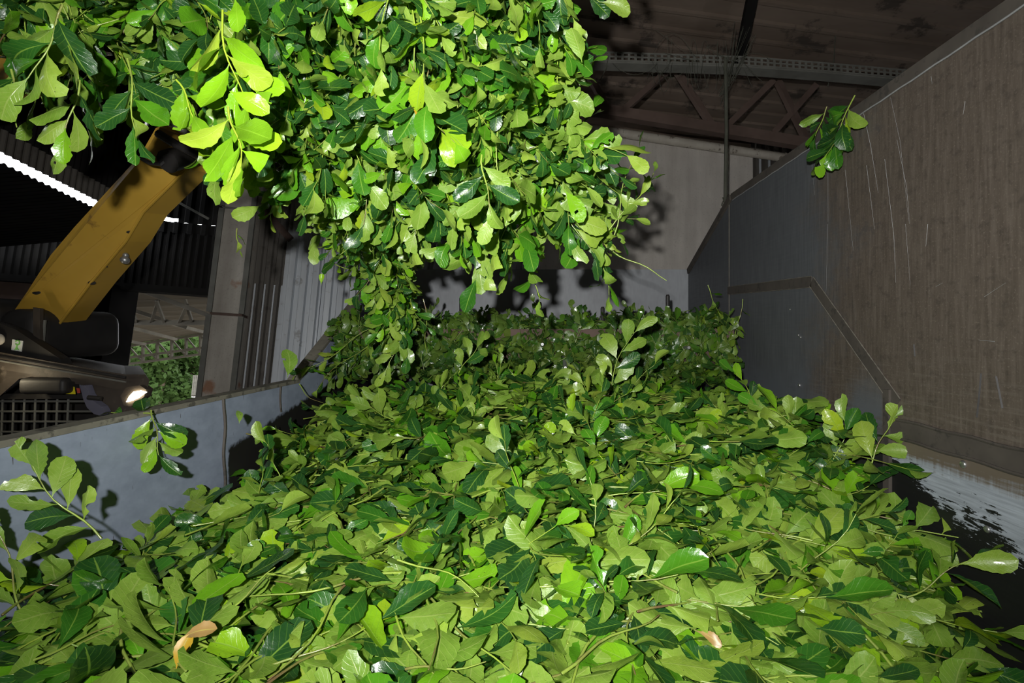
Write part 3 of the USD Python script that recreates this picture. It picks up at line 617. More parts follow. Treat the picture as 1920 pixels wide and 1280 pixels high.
# headlamp in the cab's front corner
lens = C(252, 744, CY - .02)
hl_ = obj('headlamp', outline([(226, 742), (236, 726), (262, 722), (274, 730), (270, 744), (246, 762), (232, 760)], CY - .03, (0, .05, 0)), 'brown_cab', ld, label='lit work lamp at the cab corner')
obj('lamp_lens', outline([(236, 754), (241, 744), (250, 734), (262, 732), (273, 735), (258, 746), (244, 752)], CY - .04, (0, .012, 0)), 'lamp_glow', hl_)
hl2 = obj('headlamp', rounded(*(lambda a: (a[0] - .06, a[0] + .03, a[1] - .05, a[1] + .05, a[2] - .05, a[2] + .05))(C(-36, 704, CY - .1)), .03), 'brown_cab', ld, label='second lit work lamp at the left edge')
obj('lamp_lens', rounded(*(lambda a: (a[0], a[0] + .025, a[1] - .04, a[1] + .04, a[2] - .04, a[2] + .04))(C(-22, 704, CY - .12)), .012), 'lamp_glow', hl2)
# tank, side plate, stickers
a, b = C(-20, 560, CY + .25), C(118, 640, CY + .25)
obj('tank', rounded(C(36, 0, CY + .25)[0], b[0], CY + .1, CY + .7, C(0, 672, CY + .25)[2], C(0, 580, CY + .25)[2], .075, 5), 'black_plastic', ld, smooth=40)
obj('tank', rounded(C(-160, 0, CY + .25)[0], C(44, 0, CY + .25)[0], CY + .06, CY + .7, C(0, 672, CY + .25)[2], C(0, 560, CY + .25)[2], .085, 5), 'black_plastic', ld, smooth=40)
obj('tank_strap', outline([(62, 576), (75, 578), (75, 642), (62, 634)], CY + .09, (0, .02, 0)), 'brown_cab', ld)
obj('tank_rib', tube([C(84, 600, CY + .115), C(80, 648, CY + .115)], .008, 6), 'dusty_steel', ld)
obj('side_cover', outline([(-260, 560), (0, 606), (30, 618), (112, 672), (118, 684), (0, 664), (-260, 620)], CY + .04, (0, .06, 0)), 'black_plastic', ld)
st_ = obj('sticker', outline([(23, 636), (43, 639), (40, 659), (21, 656)], CY + .036, (0, .003, 0)), 'white_paint', ld, label='white square sticker with a green figure')
k = np.linspace(0, 2 * np.pi, 15)
obj('green_ring', tube([C(33 + 4 * math.cos(x), 642 + 4.2 * math.sin(x), CY + .035) for x in k], .0035, 5, False), 'green_paint', st_)
obj('green_mark', tube([C(32, 647, CY + .035), C(31, 655, CY + .035)], .0035, 5), 'green_paint', st_)
obj('green_mark', tube([C(28, 656, CY + .035), C(31, 650, CY + .035), C(35, 656, CY + .035)], .003, 5), 'green_paint', st_)
obj('side_lens', ball(C(-2, 636, CY + .02), .03, 1, .5, 1), 'pipe', ld, smooth=True)
p = C(-40, 800, CY + .5); obj('lower_body', bx(p[0] - 1.0, p[0] + .35, CY + .5, CY + 1.4, -2.0, -.6), 'black_plastic', ld)
for lx, ly in ((-2.9, 3.3), (-1.95, 3.5)):
    q = np.array([lx, ly, 0]); q = q - ZV * (q @ ZV + 2.05 - .36); obj('wheel', tube([q - HX * .14, q + HX * .14], .36, 20), 'black_plastic', ld)

# ---- leaves and twigs ---------------------------------------------------------------------------
S5 = np.array([-1, -.5, 0, .5, 1.])
kleaf = [0]
def leaf(g, L, Wd, curl=None, ragged=.28):
    """one blade lying along +x, upper side +z: (v, f, uv)"""
    n = 15; t = np.linspace(0, 1, n); t2 = np.clip((t - .09) / .91, 0, 1)
    w = t2 ** 1.05 * (1 - t2) ** .55; w = w / w.max() * Wd / 2; w = np.maximum(w, .0011)
    ws = np.stack([w, w]); ws *= 1 + .035 * np.where(np.arange(n) % 2, 1, -1) * (t > .2)
    for s in (0, 1):
        if g.random() < ragged:
            tb, rb, dp = g.uniform(.35, .95), g.uniform(.05, .14), g.uniform(.35, .95)
            ws[s] *= 1 - dp * np.exp(-((t - tb) / rb) ** 4)
        ws[s] *= 1 + .06 * g.normal(size=n) * (g.random() < .5)
    kap = g.uniform(-.5, 1.0) if curl is None else curl
    an = kap * (t - .15) + g.uniform(-.3, .3) * np.sin(t * np.pi * 2); dx = L / (n - 1)
    x = np.r_[0, np.cumsum(np.cos(an[:-1]))] * dx; z = np.r_[0, np.cumsum(-np.sin(an[:-1]))] * dx
    fold, rip, ph, tw, sw = g.uniform(.02, .45), g.uniform(0, .3), g.uniform(0, 6), g.normal(0, .35), g.normal(0, .12)
    V = np.zeros((n, 5, 3))
    for j, s in enumerate(S5):
        wj = ws[0] if s < 0 else ws[1]; y = s * wj
        zz = fold * np.abs(y) + rip * Wd * .25 * s * s * np.sin(t * 11 + ph + s) * (w / w.max())
        c, sn = np.cos(tw * t), np.sin(tw * t)
        V[:, j] = np.c_[x - np.sin(an) * -zz * 0, y * c - zz * sn + sw * L * t ** 2, z + y * sn + zz * c]
    i, j = np.meshgrid(np.arange(n - 1), np.arange(4), indexing='ij'); keep = np.ones((n - 1, 4), bool)
    if g.random() < ragged * .7:                      # torn-off tip
        tc = g.integers(9, 13); keep[tc:, :2] = False; keep[max(8, tc + g.integers(-1, 3)):, 2:] = False
    if g.random() < ragged * .5: keep[g.integers(5, 11), g.integers(0, 4)] = False
    a = i * 5 + j; q = np.stack([a, a + 5, a + 6, a + 1], -1)[keep]
    f = np.vstack([q[:, :3], q[:, [0, 2, 3]]]); kleaf[0] += 1
    uv = np.stack(np.broadcast_arrays(kleaf[0] + .5 + .46 * S5[None, :], t[:, None]), -1).reshape(-1, 2)
    V = V.reshape(-1, 3); used, inv = np.unique(f, return_inverse=True)
    return V[used], inv.reshape(-1, 3), uv[used]
def frame(d, upv):
    d = unit(d); u_ = np.asarray(upv, float) - np.dot(upv, d) * d
    if np.linalg.norm(u_) < 1e-6: u_ = np.cross(d, [.3, .5, .8])
    u_ = unit(u_); return np.stack([d, np.cross(u_, d), u_], 1)
def twig(seed, n, length, flat, lmin=.09, lmax=.148, face=None, wratio=(.40, .52), ragged=.28):
    """parts of a leafy twig along +x: [(name, v, f, uv)]; flat: pressed into the xy plane; face: leaves' upper or under side turned to +z"""
    g = np.random.default_rng(seed); parts = []; s = np.linspace(0, 1, 9)
    by, bz = g.normal(0, .14), g.normal(0, .10 if flat else .16)
    c = np.c_[length * s, length * (by * s ** 2 + .03 * np.sin(s * 7 + g.uniform(0, 6))), length * bz * s ** 2]
    v, f = tube(c, np.linspace(.0028, .0012, 9), 5); parts.append(('stem', v, f, np.tile([[.5, 5.]], (len(v), 1))))
    for i in range(n):
        q = .12 + .88 * (i + .5) / n if i < n - 1 else 1.0; o = np.array([np.interp(q, s, c[:, k]) for k in range(3)])
        j = min(int(q * 8), 7); tdir = unit(c[j + 1] - c[j])
        al = g.uniform(.55, 1.05) if i < n - 2 else g.uniform(.1, .45)
        L = g.uniform(lmin, lmax) * (1 - .30 * max(q - .5, 0)); lv = leaf(g, L, L * g.uniform(*wratio), ragged=ragged)
        if flat:
            sd = (1 if i % 2 else -1); d = unit(np.cos(al) * tdir + np.sin(al) * sd * np.array([0, 1, 0]) + [0, 0, g.normal(0, .16)])
            upv = np.array([g.normal(0, .3), g.normal(0, .3), 1.0]) * (-1 if g.random() < .22 else 1)
        else:
            az = i * 2.4 + g.normal(0, .3); d = unit(np.cos(al) * tdir + np.sin(al) * (math.cos(az) * np.array([0, 1, 0]) + math.sin(az) * np.array([0, 0, 1])))
            upv = tdir + g.normal(0, .25, 3)
            if face is not None: d = unit(d * [1, 1, .45]); upv = np.array([0, 0, face]) + g.normal(0, .35, 3)
        B = frame(d, upv); parts.append(('leaf', lv[0] @ B.T + o, lv[1], lv[2]))
    return parts
def write_parts(parts, base, mat='leaf'):
    nn = {}
    for name, v, f, uv in parts:
        k = nn.get(name, 0); nn[name] = k + 1
        usdkit.mesh(stage, base + '/' + (name if not k else '%s_%03d' % (name, k)), (v, f), M[mat], True, uv)
def joined(parts):
    V, Fc, U, n = [], [], [], 0
    for _, v, f, uv in parts: V.append(v); Fc.append(f + n); U.append(uv); n += len(v)
    return np.vstack(V), np.vstack(Fc), np.vstack(U)
kinds = []                                          # (parts, length, flat)
for k in range(14): kinds.append((twig(100 + k, 6 + k % 4, .19 + .03 * (k % 5), True, .095, .155), True))
for k in range(12): kinds.append((twig(200 + k, 8 + k % 5, .20 + .04 * (k % 4), False, .075, .118), False))
for k in range(10):
    g = np.random.default_rng(300 + k); L = g.uniform(.105, .165); lf = leaf(g, L, L * g.uniform(.40, .54)); kinds.append(([('blade', lf[0] - [L / 2, 0, 0], lf[1], lf[2])], None))
for k in range(8): kinds.append((twig(400 + k, 5 + k % 4, .16 + .03 * (k % 3), True, .065, .10), True))
for k in range(8):
    g = np.random.default_rng(450 + k); L = g.uniform(.07, .105); lf = leaf(g, L, L * g.uniform(.42, .56)); kinds.append(([('blade', lf[0] - [L / 2, 0, 0], lf[1], lf[2])], None))
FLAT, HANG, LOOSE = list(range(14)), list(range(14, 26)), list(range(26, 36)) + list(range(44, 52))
OLD_TWIG, OLD_LEAF = list(range(36, 44)), list(range(44, 52))  # drum kinds, their leaf colour darkened to stand for shade
def kind_name(k): return 'loose_leaf' if k in LOOSE else 'leafy_twig'
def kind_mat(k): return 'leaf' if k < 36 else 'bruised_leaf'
for k, (parts, fl_) in enumerate(kinds):
    stage.CreateClassPrim('/World/%s_kind_%03d' % (kind_name(k), k)); write_parts(parts, '/World/%s_kind_%03d' % (kind_name(k), k), kind_mat(k))
def place(k, B, t, sc, label, cat, group):
    """one individual: an instance of kind k under /World; B, t in D"""
    nm = kind_name(k)
    x = UsdGeom.Xform.Define(stage, path_for(nm, None)); x.AddTransformOp().Set(gfm(R @ B * sc, W(t)))
    pr = x.GetPrim(); pr.GetReferences().AddInternalReference('/World/%s_%03d' % (nm + '_kind', k)); pr.SetInstanceable(True)
    return tag(pr, label, cat, group)
taken = set()
def fresh(label):
    if label in taken: return False
    taken.add(label); return True
def scatter(name, items, label, cat):
    pi = UsdGeom.PointInstancer.Define(stage, path_for(name, None)); base = str(pi.GetPath())
    used = sorted({i[0] for i in items}); idx = {k: n for n, k in enumerate(used)}
    for k in used:
        v, f, uv = joined(kinds[k][0]); usdkit.mesh(stage, '%s/piece_%03d' % (base, k), (v, f), M[kind_mat(k)], True, uv)
    pi.CreatePrototypesRel().SetTargets([Sdf.Path('%s/piece_%03d' % (base, k)) for k in used])
    pi.CreateProtoIndicesAttr([idx[i[0]] for i in items])
    pi.CreatePositionsAttr(Vt.Vec3fArray.FromNumpy(np.array([W(i[2]) for i in items], np.float32)))
    qs = []
    for i in items:
        q = trimesh.transformations.quaternion_from_matrix(np.block([[R @ i[1], np.zeros((3, 1))], [np.zeros((1, 3)), np.ones((1, 1))]]))
        qs.append(Gf.Quath(float(q[0]), float(q[1]), float(q[2]), float(q[3])))
    pi.CreateOrientationsAttr(Vt.QuathArray(qs)); pi.CreateScalesAttr(Vt.Vec3fArray.FromNumpy(np.array([[i[3]] * 3 for i in items], np.float32)))
    return tag(pi.GetPrim(), label, cat, kind='stuff')
def pix(p): return 1006 + F * p[0] / p[1], 620 - F * p[2] / p[1]
def pick(items, which, cell, most, deep):
    """the frontmost items of each patch of the view, largest first"""
    best = {}
    for n, it in enumerate(items):
        u, v = pix(it[2])
        if (it[0] in LOOSE) != which or not (-40 < u < 1960 and -40 < v < 1320): continue
        c = cell / it[2][1]; best.setdefault((int(u // c), int(v // c)), []).append((deep(it), n))
    got = [n for b in best.values() for _, n in sorted(b)[:2]]
    return set(sorted(got, key=lambda n: items[n][2][1] / items[n][3])[:most])
COLS = ['at the far left', 'on the left', 'left of centre', 'in the centre', 'right of centre', 'on the right', 'at the far right']
DIRS = ['right', 'upper right', 'top', 'upper left', 'left', 'lower left', 'bottom', 'lower right']
def where(it, rows, edges_, cols):
    a, b = pix(it[2]), pix(it[2] + it[1] @ [.12, 0, 0]); m = ((a[0] + b[0]) / 2, (a[1] + b[1]) / 2)
    ray = it[2] + it[1] @ [.06, 0, 0]; side = 'dark' if (it[1][:, 2] @ ray) < 0 else 'pale'
    ang = math.degrees(math.atan2(a[1] - b[1], b[0] - a[0])) % 360
    return rows[int(np.searchsorted(edges_, m[1]))], COLS[int(np.clip((m[0] - cols[0]) / (cols[1] - cols[0]) * 7, 0, 6))], side, DIRS[int(((ang + 22.5) % 360) // 45)]
# the heap's surface
hp = np.array([(0, .3, -.72), (0, 1.0, -.66), (0, 1.25, -.60), (0, 1.55, -.50), (0, 1.85, -.42), (-.05, 2.15, -.325), (-.1, 2.45, -.24), (-.1, 2.9, -.36), (0, 3.4, -.5), (0, 4.1, -.6),
               (-1.15, .4, -.66), (-1.15, 1.0, -.60), (-1.15, 1.3, -.595), (-1.15, 1.65, -.60), (-1.15, 2.1, -.585), (-1.15, 2.7, -.44), (-1.15, 3.1, -.36), (-1.1, 3.6, -.5), (-1.1, 4.1, -.6),
               (1.15, .5, -1.05), (1.15, 1.2, -.95), (1.15, 1.39, -.82), (1.15, 1.65, -.58), (1.15, 1.85, -.46), (1.15, 2.25, -.38), (1.15, 3.0, -.40), (1.1, 3.6, -.5), (1.1, 4.1, -.6),
               (-.6, 1.1, -.62), (-.6, 1.7, -.53), (-.6, 2.3, -.36), (.6, .9, -.72), (.6, 1.3, -.62), (.6, 1.8, -.44), (.6, 2.3, -.30), (.85, 1.25, -.74), (.9, 1.7, -.50)])
_rbf = RBFInterpolator(hp[:, :2], hp[:, 2], smoothing=.002, kernel='thin_plate_spline')
def H(x, y):
    q = np.stack([np.ravel(x), np.ravel(y)], 1); return _rbf(q) + .07 * (meshkit.fbm(np.c_[q * 4.5, q[:, :1] * 0], 2, 7) - .5)
gx, gy = np.meshgrid(np.linspace(-1.19, 1.19, 60), np.linspace(-.2, 4.15, 90), indexing='ij')
gz = H(gx, gy).reshape(gx.shape) - .085 + .05 * (meshkit.fbm(np.stack([gx * 6, gy * 6, gx * 0], -1), 3, 1) - .5)
i, j = np.meshgrid(np.arange(59), np.arange(89), indexing='ij'); a = i * 90 + j
obj('heap_base', (np.stack([gx, gy, gz], -1).reshape(-1, 3), np.stack([a, a + 90, a + 91, a + 1], -1).reshape(-1, 4)), 'heap', None, smooth=True, label='dark packed lower layer of the leaf heap, added to block light', cat='leaf heap', kind='stuff')  # solid dark surface added under the leaves to block light
g = np.random.default_rng(11)
N = 2500
ys = .35 + 3.0 * g.random(N) ** 1.15; xs = g.uniform(-1.13, 1.13, N); hz = H(xs, ys); e = .03
nx = -(H(xs + e, ys) - hz) / e; ny = -(H(xs, ys + e) - hz) / e
heap = []
for q in range(N):
    n = unit([nx[q], ny[q], 1.0]); loose = g.random() < .36; k = int(g.choice(LOOSE if loose else FLAT)); tilt = .34 if loose else .26
    n = unit(n + g.normal(0, tilt, 3)); 
    if g.random() < (.68 if loose else .66): n = -n                       # most lie with the pale side up
    yaw = g.uniform(0, 2 * np.pi); B = frame([math.cos(yaw), math.sin(yaw), 0.02], n)
    lift = -.075 + .085 * g.random(); t = np.array([xs[q], ys[q], hz[q] + lift])
    mid = B @ np.array([.09, 0, 0]) if not loose else 0
    t = t - mid; t[0] = np.clip(t[0], -1.14, 1.14)
    end = t[0] + (B[0, 0] * .22 if not loose else 0)
    if abs(end) > 1.16: continue
    heap.append((k, B, t, g.uniform(.92, 1.18), lift))
# crest and sides: standing twigs
for q in range(60):
    x, y = g.uniform(-1.05, 1.05), g.uniform(1.2, 2.6); z = H([x], [y])[0]; d = unit([g.normal(0, .6), g.normal(-.1, .5), g.uniform(.3, 1)])
    if abs(x + d[0] * .25) > 1.15: continue
    heap.append((int(g.choice(HANG)), frame(d, [g.normal(0, .3), -1, .3]), np.array([x, y, z - .10]), g.uniform(.8, 1.05), 0.02))
def individuals(items, want, rows, edges_, cols, phrase, group, deep):
    """makes the best items things of their own, each under a label that no other has; the others are returned"""
    left = set(range(len(items)))
    for loose, cell, most in want:
        made = 0
        for n in sorted(pick(items, loose, cell, 9999, deep), key=lambda n: items[n][2][1] / items[n][3]):
            if made >= most: break
            h = items[n]; r, c, sd, dr_ = where(h, rows, edges_, cols); lb = phrase(loose, sd, r, c, dr_)
            if fresh(lb): place(*h[:4], lb, 'leaf' if loose else 'twig', ('loose leaves ' if loose else 'leafy twigs ') + group); left.discard(n); made += 1
    return [items[n] for n in sorted(left)]
rest = individuals(heap, [(False, 190, 140), (True, 130, 250)], ['crest', 'upper slope', 'middle', 'lower slope', 'front edge'], [770, 890, 1020, 1150], (0, 1850),
    lambda lo, sd, r, c, d: '%s %s side up, heap\'s %s %s, tip towards %s' % ('loose leaf' if lo else 'leafy twig', sd, r, c, d), 'on the heap', lambda h: -h[4])
scatter('heap_leaves', rest, 'mass of further cut leaves and twigs making up the heap', 'leaves')

# the clump held by the grapple: blobs (u, v, depth, radius)
blobs = [(560, 40, 1.60, .33), (760, 60, 1.55, .34), (940, 60, 1.50, .19), (640, -120, 1.6, .40), (900, -120, 1.5, .28), (660, 200, 1.70, .26), (820, 210, 1.62, .27), (965, 210, 1.55, .165),
         (760, 340, 1.80, .21), (930, 320, 1.68, .16), (1020, 310, 1.70, .11), (690, 400, 2.05, .19), (850, 370, 1.80, .10), (1010, 380, 1.75, .08), (1115, 400, 1.85, .055), (900, 400, 1.75, .06),
         (720, 490, 2.30, .16), (735, 560, 2.38, .12), (745, 610, 2.45, .06), (400, 30, 1.40, .13), (470, 130, 1.45, .13), (560, 250, 1.55, .13), (620, 300, 1.7, .09), (330, 15, 1.5, .12), (230, 20, 1.45, .12), (140, 50, 1.4, .10), (60, 20, 1.3, .08), (1060, 260, 1.6, .05)]
g = np.random.default_rng(21); clump = []
vol = np.array([b[3] ** 2.3 for b in blobs]); num = np.maximum((vol / vol.sum() * 1350).astype(int), 12)
for (u, v, y, r), m in zip(blobs, num):
    c = P(u, v, y)
    for _ in range(m):
        d = unit(g.normal(size=3)); rr = r * g.uniform(.25, 1.0) ** .6; p = c + d * rr
        ax = unit(-ZV * 1.0 + d * .55 + g.normal(0, .45, 3)); k = int(g.choice(HANG if g.random() < .6 else FLAT))
        fc = np.array([0, -1., .15]) + g.normal(0, .55, 3)
        if k in FLAT and g.random() < .55: fc = -fc
        t = p - ax * .10
        clump.append((k, frame(ax, fc), t, g.uniform(.78, 1.05) * (.78 if y > 1.78 else 1), rr))
rest = individuals(clump, [(False, 170, 118)], ['top', 'upper part', 'middle', 'lower part', 'trailing bottom'], [90, 210, 340, 500], (0, 1150),
    lambda lo, sd, r, c, d: 'twig showing %s leaves, clump\'s %s %s, tip towards %s' % (sd, r, c, d), 'hanging in the clump', lambda h: h[2][1])
scatter('clump_leaves', rest, 'inner mass of leaves and twigs in the hanging clump', 'leaves')
# leaves wound on the drum
g = np.random.default_rng(31); dr = []
for _ in range(1150):
    x = g.uniform(-1.12, 1.10); a = g.uniform(-.9, 3.4); rr = g.uniform(.13, .20) + .04 * (x > .75) ; n = np.array([0, -math.cos(a - 1.2), math.sin(a - 1.2) if True else 0])
    a2 = g.uniform(-1.4, 1.9); n = np.array([g.normal(0, .15), -math.cos(a2), math.sin(a2)]); rr = rr - .045 * max(n[2], 0); t = np.array([x, DY, DZ]) + n * rr
    ax = unit(np.array([g.normal(0, .8), 0, 0]) + np.array([0, -n[2], n[1]]) * g.choice([-1, 1]) + g.normal(0, .2, 3)); fc = n + g.normal(0, .4, 3)
    if g.random() < .45: fc = -fc
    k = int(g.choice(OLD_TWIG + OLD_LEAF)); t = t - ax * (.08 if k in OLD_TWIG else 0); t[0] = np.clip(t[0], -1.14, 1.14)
    if abs(t[0] + ax[0] * .25) > 1.17: continue
    dr.append((k, frame(ax, fc), t, g.uniform(.85, 1.15), rr))
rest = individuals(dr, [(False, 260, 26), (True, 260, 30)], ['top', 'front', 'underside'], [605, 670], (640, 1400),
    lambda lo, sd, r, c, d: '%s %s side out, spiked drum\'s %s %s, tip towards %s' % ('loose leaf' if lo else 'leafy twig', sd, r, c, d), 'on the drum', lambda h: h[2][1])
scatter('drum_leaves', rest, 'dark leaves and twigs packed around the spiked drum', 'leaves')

# bare stalks lying among the leaves
g = np.random.default_rng(41); bare = [twig(700 + k, 0, .22 + .05 * k, True) for k in range(4)]
for k, parts in enumerate(bare):
    stage.CreateClassPrim('/World/bare_twig_kind_%03d' % k); write_parts([(n_, v * [1, 1.3, 1.3], f, uv) for n_, v, f, uv in parts], '/World/bare_twig_kind_%03d' % k)
made = 0
while made < 46:
    x, y = g.uniform(-1.0, 1.0), .85 + 1.7 * g.random() ** 1.6; z = H([x], [y])[0]; a = g.uniform(0, 2 * np.pi)
    d = unit([math.cos(a), math.sin(a), 0]); q = np.array([x, y]) + d[:2] * .25
    if abs(q[0]) > 1.08 or q[1] < .7: continue
    d = unit([.25 * d[0], .25 * d[1], H([q[0]], [q[1]])[0] - z + g.normal(0, .02)]); k = int(g.integers(0, 4)); B = frame(d, [0, -.2, 1]); t = np.array([x, y, z + .018])
    r, c, sd, dr_ = where((0, B, t), ['crest', 'upper slope', 'middle', 'lower slope', 'front edge'], [770, 890, 1020, 1150], (0, 1850))
    lb = 'bare stalk on the heap\'s %s %s, lying towards %s' % (r, c, dr_); made += 1
    if not fresh(lb): continue
    X = UsdGeom.Xform.Define(stage, path_for('bare_twig', None)); X.AddTransformOp().Set(gfm(R @ B, W(t)))
    X.GetPrim().GetReferences().AddInternalReference('/World/bare_twig_kind_%03d' % k); X.GetPrim().SetInstanceable(True); tag(X.GetPrim(), lb, 'twig', 'bare stalks on the heap')

# ---- twigs and leaves that stand out --------------------------------------------------------------
def special(name, seed, base, tip, n, label, cat='twig', flat=False, lmin=.07, lmax=.11, mat='leaf', toward=(0, -1, .1), sc=1.0, face=None, ragged=.2):
    """a twig of its own from the point base to the point tip (D)"""
    base, tip = np.asarray(base, float), np.asarray(tip, float); L = np.linalg.norm(tip - base)
    parts = twig(seed, n, L, flat, lmin, lmax, face, ragged=ragged); B = frame(tip - base, toward)
    x = UsdGeom.Xform.Define(stage, path_for(name, None)); x.AddTransformOp().Set(gfm(R @ B, W(base))); write_parts(parts, str(x.GetPath()), mat)
    return tag(x.GetPrim(), label, cat)
def one_leaf(seed, at, d, upv, L, label, mat='leaf', wr=.46, ragged=.1):
    g = np.random.default_rng(seed); v, f, uv = leaf(g, L, L * wr, ragged=ragged)
    pr = thing('loose_leaf', label=label, cat='leaf'); v = (v - [L / 2, 0, 0]) @ frame(d, upv).T + at
    usdkit.mesh(stage, str(pr.GetPath()) + '/blade', (W(v), f), M[mat], True, uv); return pr
rp = on_right(1622, 188, .03)
special('leafy_twig', 501, rp + [-.01, .0, .02], on_right(1584, 300, .05), 17, 'leafy twig drooping over the top edge of the right steel wall', flat=True, toward=(-1, -.4, .1), lmin=.10, lmax=.13)
special('leafy_twig', 502, on_right(1575, 200, .05), on_right(1556, 255, .06), 6, 'short side shoot beside the twig on the right wall edge', flat=True, toward=(-1, -.4, .1), lmin=0.088, lmax=0.112)
special('leafy_twig', 503, P(286, 768, 1.62), P(292, 845, 1.55), 8, 'twig of pale leaves hanging over the rim of the left hopper wall', flat=True, toward=(.5, -1, .2), face=None, lmin=0.075, lmax=0.106)
special('leafy_twig', 504, P(286, 776, 1.62), P(205, 772, 1.62), 4, 'leaves lying on the left rim below the lit headlamp', flat=True, toward=(0, -.5, 1), lmin=.07, lmax=.09)
special('leafy_twig', 505, P(190, 1010, 1.22), P(45, 900, 1.20), 9, 'pale leafy branch leaning up against the left hopper wall', flat=True, toward=(-.2, 1, -.2), lmin=.08, lmax=.11)
special('leafy_twig', 506, P(52, 1170, 1.12), P(-5, 1000, 1.12), 6, 'upright twig at the left end of the heap near the corner', flat=True, toward=(-.2, 1, -.2), lmin=.08, lmax=.11)
special('leafy_twig', 507, P(1150, 440, 1.82), P(1180, 285, 1.78), 9, 'upturned leafy shoot at the right end of the hanging clump', flat=False, lmin=0.062, lmax=0.094)
special('leafy_twig', 508, P(1140, 430, 1.82), P(1240, 340, 1.75), 11, 'outermost feathery shoot on the right of the hanging clump', flat=False, lmin=0.056, lmax=0.088)
special('bare_twig', 509, P(1150, 470, 1.85), P(1246, 526, 1.85), 0, 'bare cut twig poking out below the clump on its right')
special('leafy_twig', 510, P(985, 430, 1.72), P(998, 560, 1.72), 7, 'twig with one long leaf hanging lowest below the middle of the clump', lmin=0.075, lmax=0.112)
special('leafy_twig', 511, P(1120, 440, 1.84), P(1150, 550, 1.84), 7, 'twig with notched leaves hanging lowest at the right of the clump', lmin=0.075, lmax=0.106)
special('leafy_twig', 512, P(1128, 762, 2.25), P(1178, 622, 2.25), 8, 'upright leafy twig standing on the crest of the heap before the drum', lmin=0.100, lmax=0.150, flat=True, toward=(.1, 1, -.3))
special('leafy_twig', 513, P(860, 700, 2.45), P(900, 640, 2.42), 6, 'rounded leaf cluster standing on the heap crest left of centre', lmin=0.088, lmax=0.112, flat=True, toward=(.1, 1, -.3))
special('leafy_twig', 514, P(765, 600, 2.42), P(720, 690, 2.40), 8, 'fan of pale leaves at the foot of the falling leaf column', lmin=0.088, lmax=0.119, flat=True, toward=(.1, 1, -.3))
special('bare_twig', 515, P(795, 560, 2.4), P(803, 665, 2.42), 0, 'thin brown bare twig hanging beside the falling leaf column')
special('leafy_twig', 516, P(1560, 870, 1.85), P(1600, 800, 1.84), 6, 'leaf cluster against the right wall at the top of the heap', lmin=0.100, lmax=0.150, flat=True, toward=(-.2, -1, .2))
special('leafy_twig', 517, P(1625, 880, 1.75), P(1680, 785, 1.75), 6, 'pale twig reaching up beside the wet black patch of the right wall', lmin=0.100, lmax=0.138, flat=True, toward=(.1, 1, -.3))
special('leafy_twig', 518, P(1530, 830, 2.0), P(1440, 745, 2.0), 8, 'pale leafy twig at the far right shoulder of the heap', lmin=0.100, lmax=0.138, flat=True, toward=(.1, 1, -.3))
special('leafy_twig', 519, P(1700, 1120, 1.38), P(1820, 1050, 1.36), 8, 'dark glossy twig sticking out over the gap by the right wall', lmin=0.100, lmax=0.138, toward=(0, -1, .4))
special('leafy_twig', 520, P(120, 10, 1.12), P(70, 150, 1.12), 8, 'pale upturned twig in the top left corner of the clump', lmin=0.094, lmax=0.138, flat=True, toward=(0, 1, -.1))
special('leafy_twig', 521, P(150, 150, 1.25), P(125, 265, 1.25), 6, 'ragged-leaved twig dangling left of the loader arm', lmin=0.088, lmax=0.112, flat=True, toward=(0, 1, -.1))
special('leafy_twig', 522, P(240, 110, 1.25), P(250, 255, 1.25), 8, 'dark glossy twig dangling in front of the loader elbow', lmin=0.088, lmax=0.125, flat=True, toward=(0, -1, .1))
special('leafy_twig', 523, P(412, 20, 1.15), P(440, 200, 1.12), 10, 'bright green twig hanging close in front of the clump on the left', lmin=0.094, lmax=0.131, mat='young_leaf', flat=True, toward=(0, -1, .1))
special('leafy_twig', 524, P(428, 200, 1.12), P(465, 320, 1.10), 8, 'yellow-green twig tip hanging lowest on the left of the clump', lmin=0.088, lmax=0.125, mat='young_leaf', flat=True, toward=(0, -1, .1))
special('leafy_twig', 525, P(330, 150, 1.2), P(385, 225, 1.2), 5, 'small bright sprig beside the dark steel jaw', lmin=0.075, lmax=0.106, mat='young_leaf', flat=True, toward=(0, -1, .1))
special('leafy_twig', 526, P(905, 290, 1.35), P(905, 400, 1.34), 6, 'smooth pale-leaved twig hanging foremost in the middle of the clump', lmin=0.075, lmax=0.106, flat=True, toward=(0, 1, -.1), ragged=0.)
special('leafy_twig', 527, P(400, 345, 1.5), P(300, 60, 1.5), 0, 'plain thin stalk among the left leaves', cat='twig')
special('leafy_twig', 528, P(700, 615, 2.85), P(560, 700, 2.66), 14, 'long leafy branch lying along the rising left hopper edge', lmin=0.062, lmax=0.100, toward=(.5, -1, .5))
special('leafy_twig', 529, P(715, 630, 2.9), P(575, 705, 2.70), 12, 'second branch along the rising left hopper edge, slightly below', lmin=0.062, lmax=0.100, toward=(.5, -1, .5))
special('bare_twig', 530, P(23, 130, 1.15), P(34, 240, 1.15), 0, 'thick green bare stalk hanging in the top left')
special('bare_twig', 531, P(745, 1050, 1.22), P(905, 1062, 1.20), 0, 'brown bare twig lying across the middle of the heap')
special('bare_twig', 532, P(760, 1255, 1.0), P(915, 1250, .98), 0, 'pale-tipped bare twig at the front of the heap')
special('bare_twig', 533, P(400, 1165, 1.12), P(520, 1065, 1.16), 0, 'brown bare twig slanting across the left of the heap')
special('bare_twig', 534, P(560, 720, 2.6), P(582, 768, 2.55), 0, 'short upright cut stalk beside the left wall')
special('leafy_twig', 535, P(1325, 535, 3.05), P(1362, 600, 3.05), 5, 'twig with long stalk sticking up at the right end of the drum', lmin=0.062, lmax=0.100)
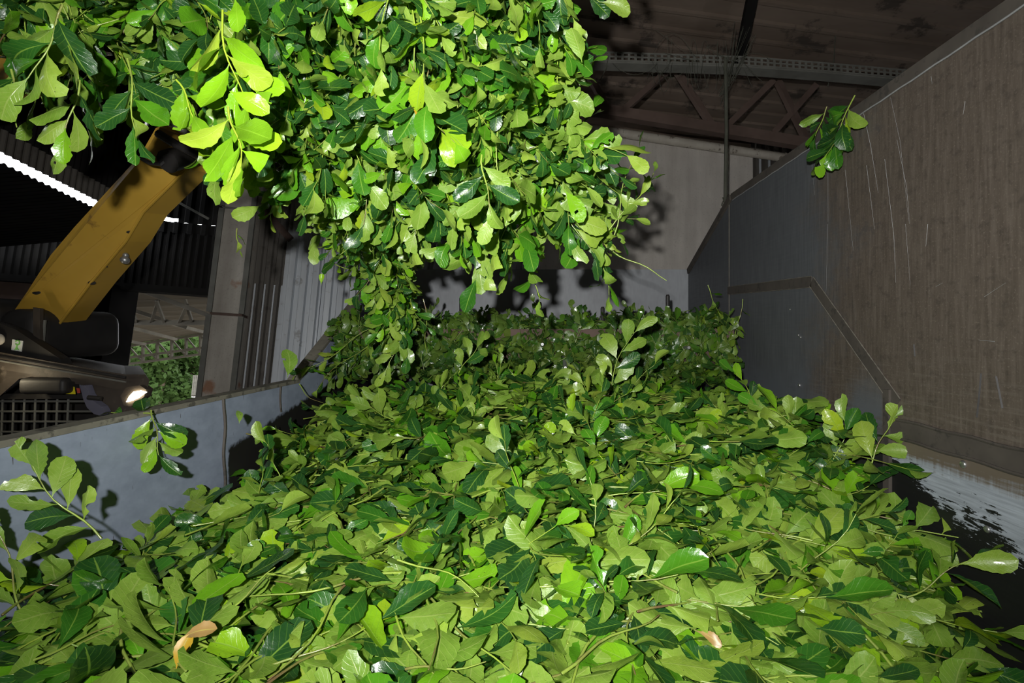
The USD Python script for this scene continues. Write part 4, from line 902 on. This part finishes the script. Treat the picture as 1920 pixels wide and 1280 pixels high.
special('leafy_twig', 536, P(1390, 560, 3.0), P(1375, 680, 3.0), 10, 'leafy twig hanging at the right end of the drum', lmin=0.075, lmax=0.112)
special('leafy_twig', 537, P(443, 428, 1.9), P(445, 470, 1.9), 3, 'tiny falling sprig in front of the concrete column', lmin=0.037, lmax=0.062)
special('leafy_twig', 538, P(462, 812, 1.9), P(490, 822, 1.9), 3, 'tiny falling sprig before the dark patch of the left wall', lmin=0.031, lmax=0.050)
one_leaf(601, P(543, 680, 2.1), (.1, .1, 1), (.1, 1, .1), .115, 'large ragged yellow-green leaf standing on the left hopper rim', wr=.6, ragged=.5)
one_leaf(602, P(449, 780, 1.9), (0, .1, 1), (0, 1, .3), .05, 'small round leaf falling before the left hopper wall', wr=.6)
one_leaf(603, P(603, 523, 2.2), (0, .2, 1), (0, -1, .2), .045, 'small leaf falling before the corrugated cladding', mat='young_leaf')
one_leaf(604, P(787, 205, 1.33), (.05, 0, -1), (0, -1, .1), .052, 'amber yellow leaf in the middle of the hanging clump', mat='amber_leaf')
one_leaf(605, P(338, 1222, .98), (.1, .2, .9), (0, -1, .5), .06, 'amber leaf near the front left of the heap', mat='amber_leaf')
one_leaf(606, P(372, 1185, 1.0), (1, .1, .3), (0, -.6, .8), .065, 'curled tan brown leaf near the front left of the heap', mat='tan_leaf')
one_leaf(607, P(1330, 1190, 1.12), (1, -.1, -.3), (0, -.6, .8), .05, 'orange-brown leaf at the front right of the heap', mat='tan_leaf')
one_leaf(608, P(1575, 1180, 1.05), (1, .1, -.1), (0, -.8, .6), .10, 'large dark leaf with bright midrib at the front right', ragged=0)
one_leaf(609, P(1085, 85, 1.30), (-.2, 0, 1), (0, 1, -.1), .085, 'big pale oval leaf at the top right edge of the clump', wr=.55, ragged=0)
one_leaf(610, P(700, 80, 1.25), (1, 0, -.15), (0, 1, -.1), .075, 'large pale leaf turned over near the top of the clump', ragged=0)
one_leaf(611, P(465, 190, 1.08), (1, 0, -.55), (0, -1, .1), .085, 'large bright green leaf on the left of the clump', mat='young_leaf', wr=.5, ragged=0)
one_leaf(612, P(448, 28, 1.08), (.25, 0, -1), (0, -1, .1), .075, 'bright green oval leaf at the top of the clump', mat='young_leaf', ragged=0)
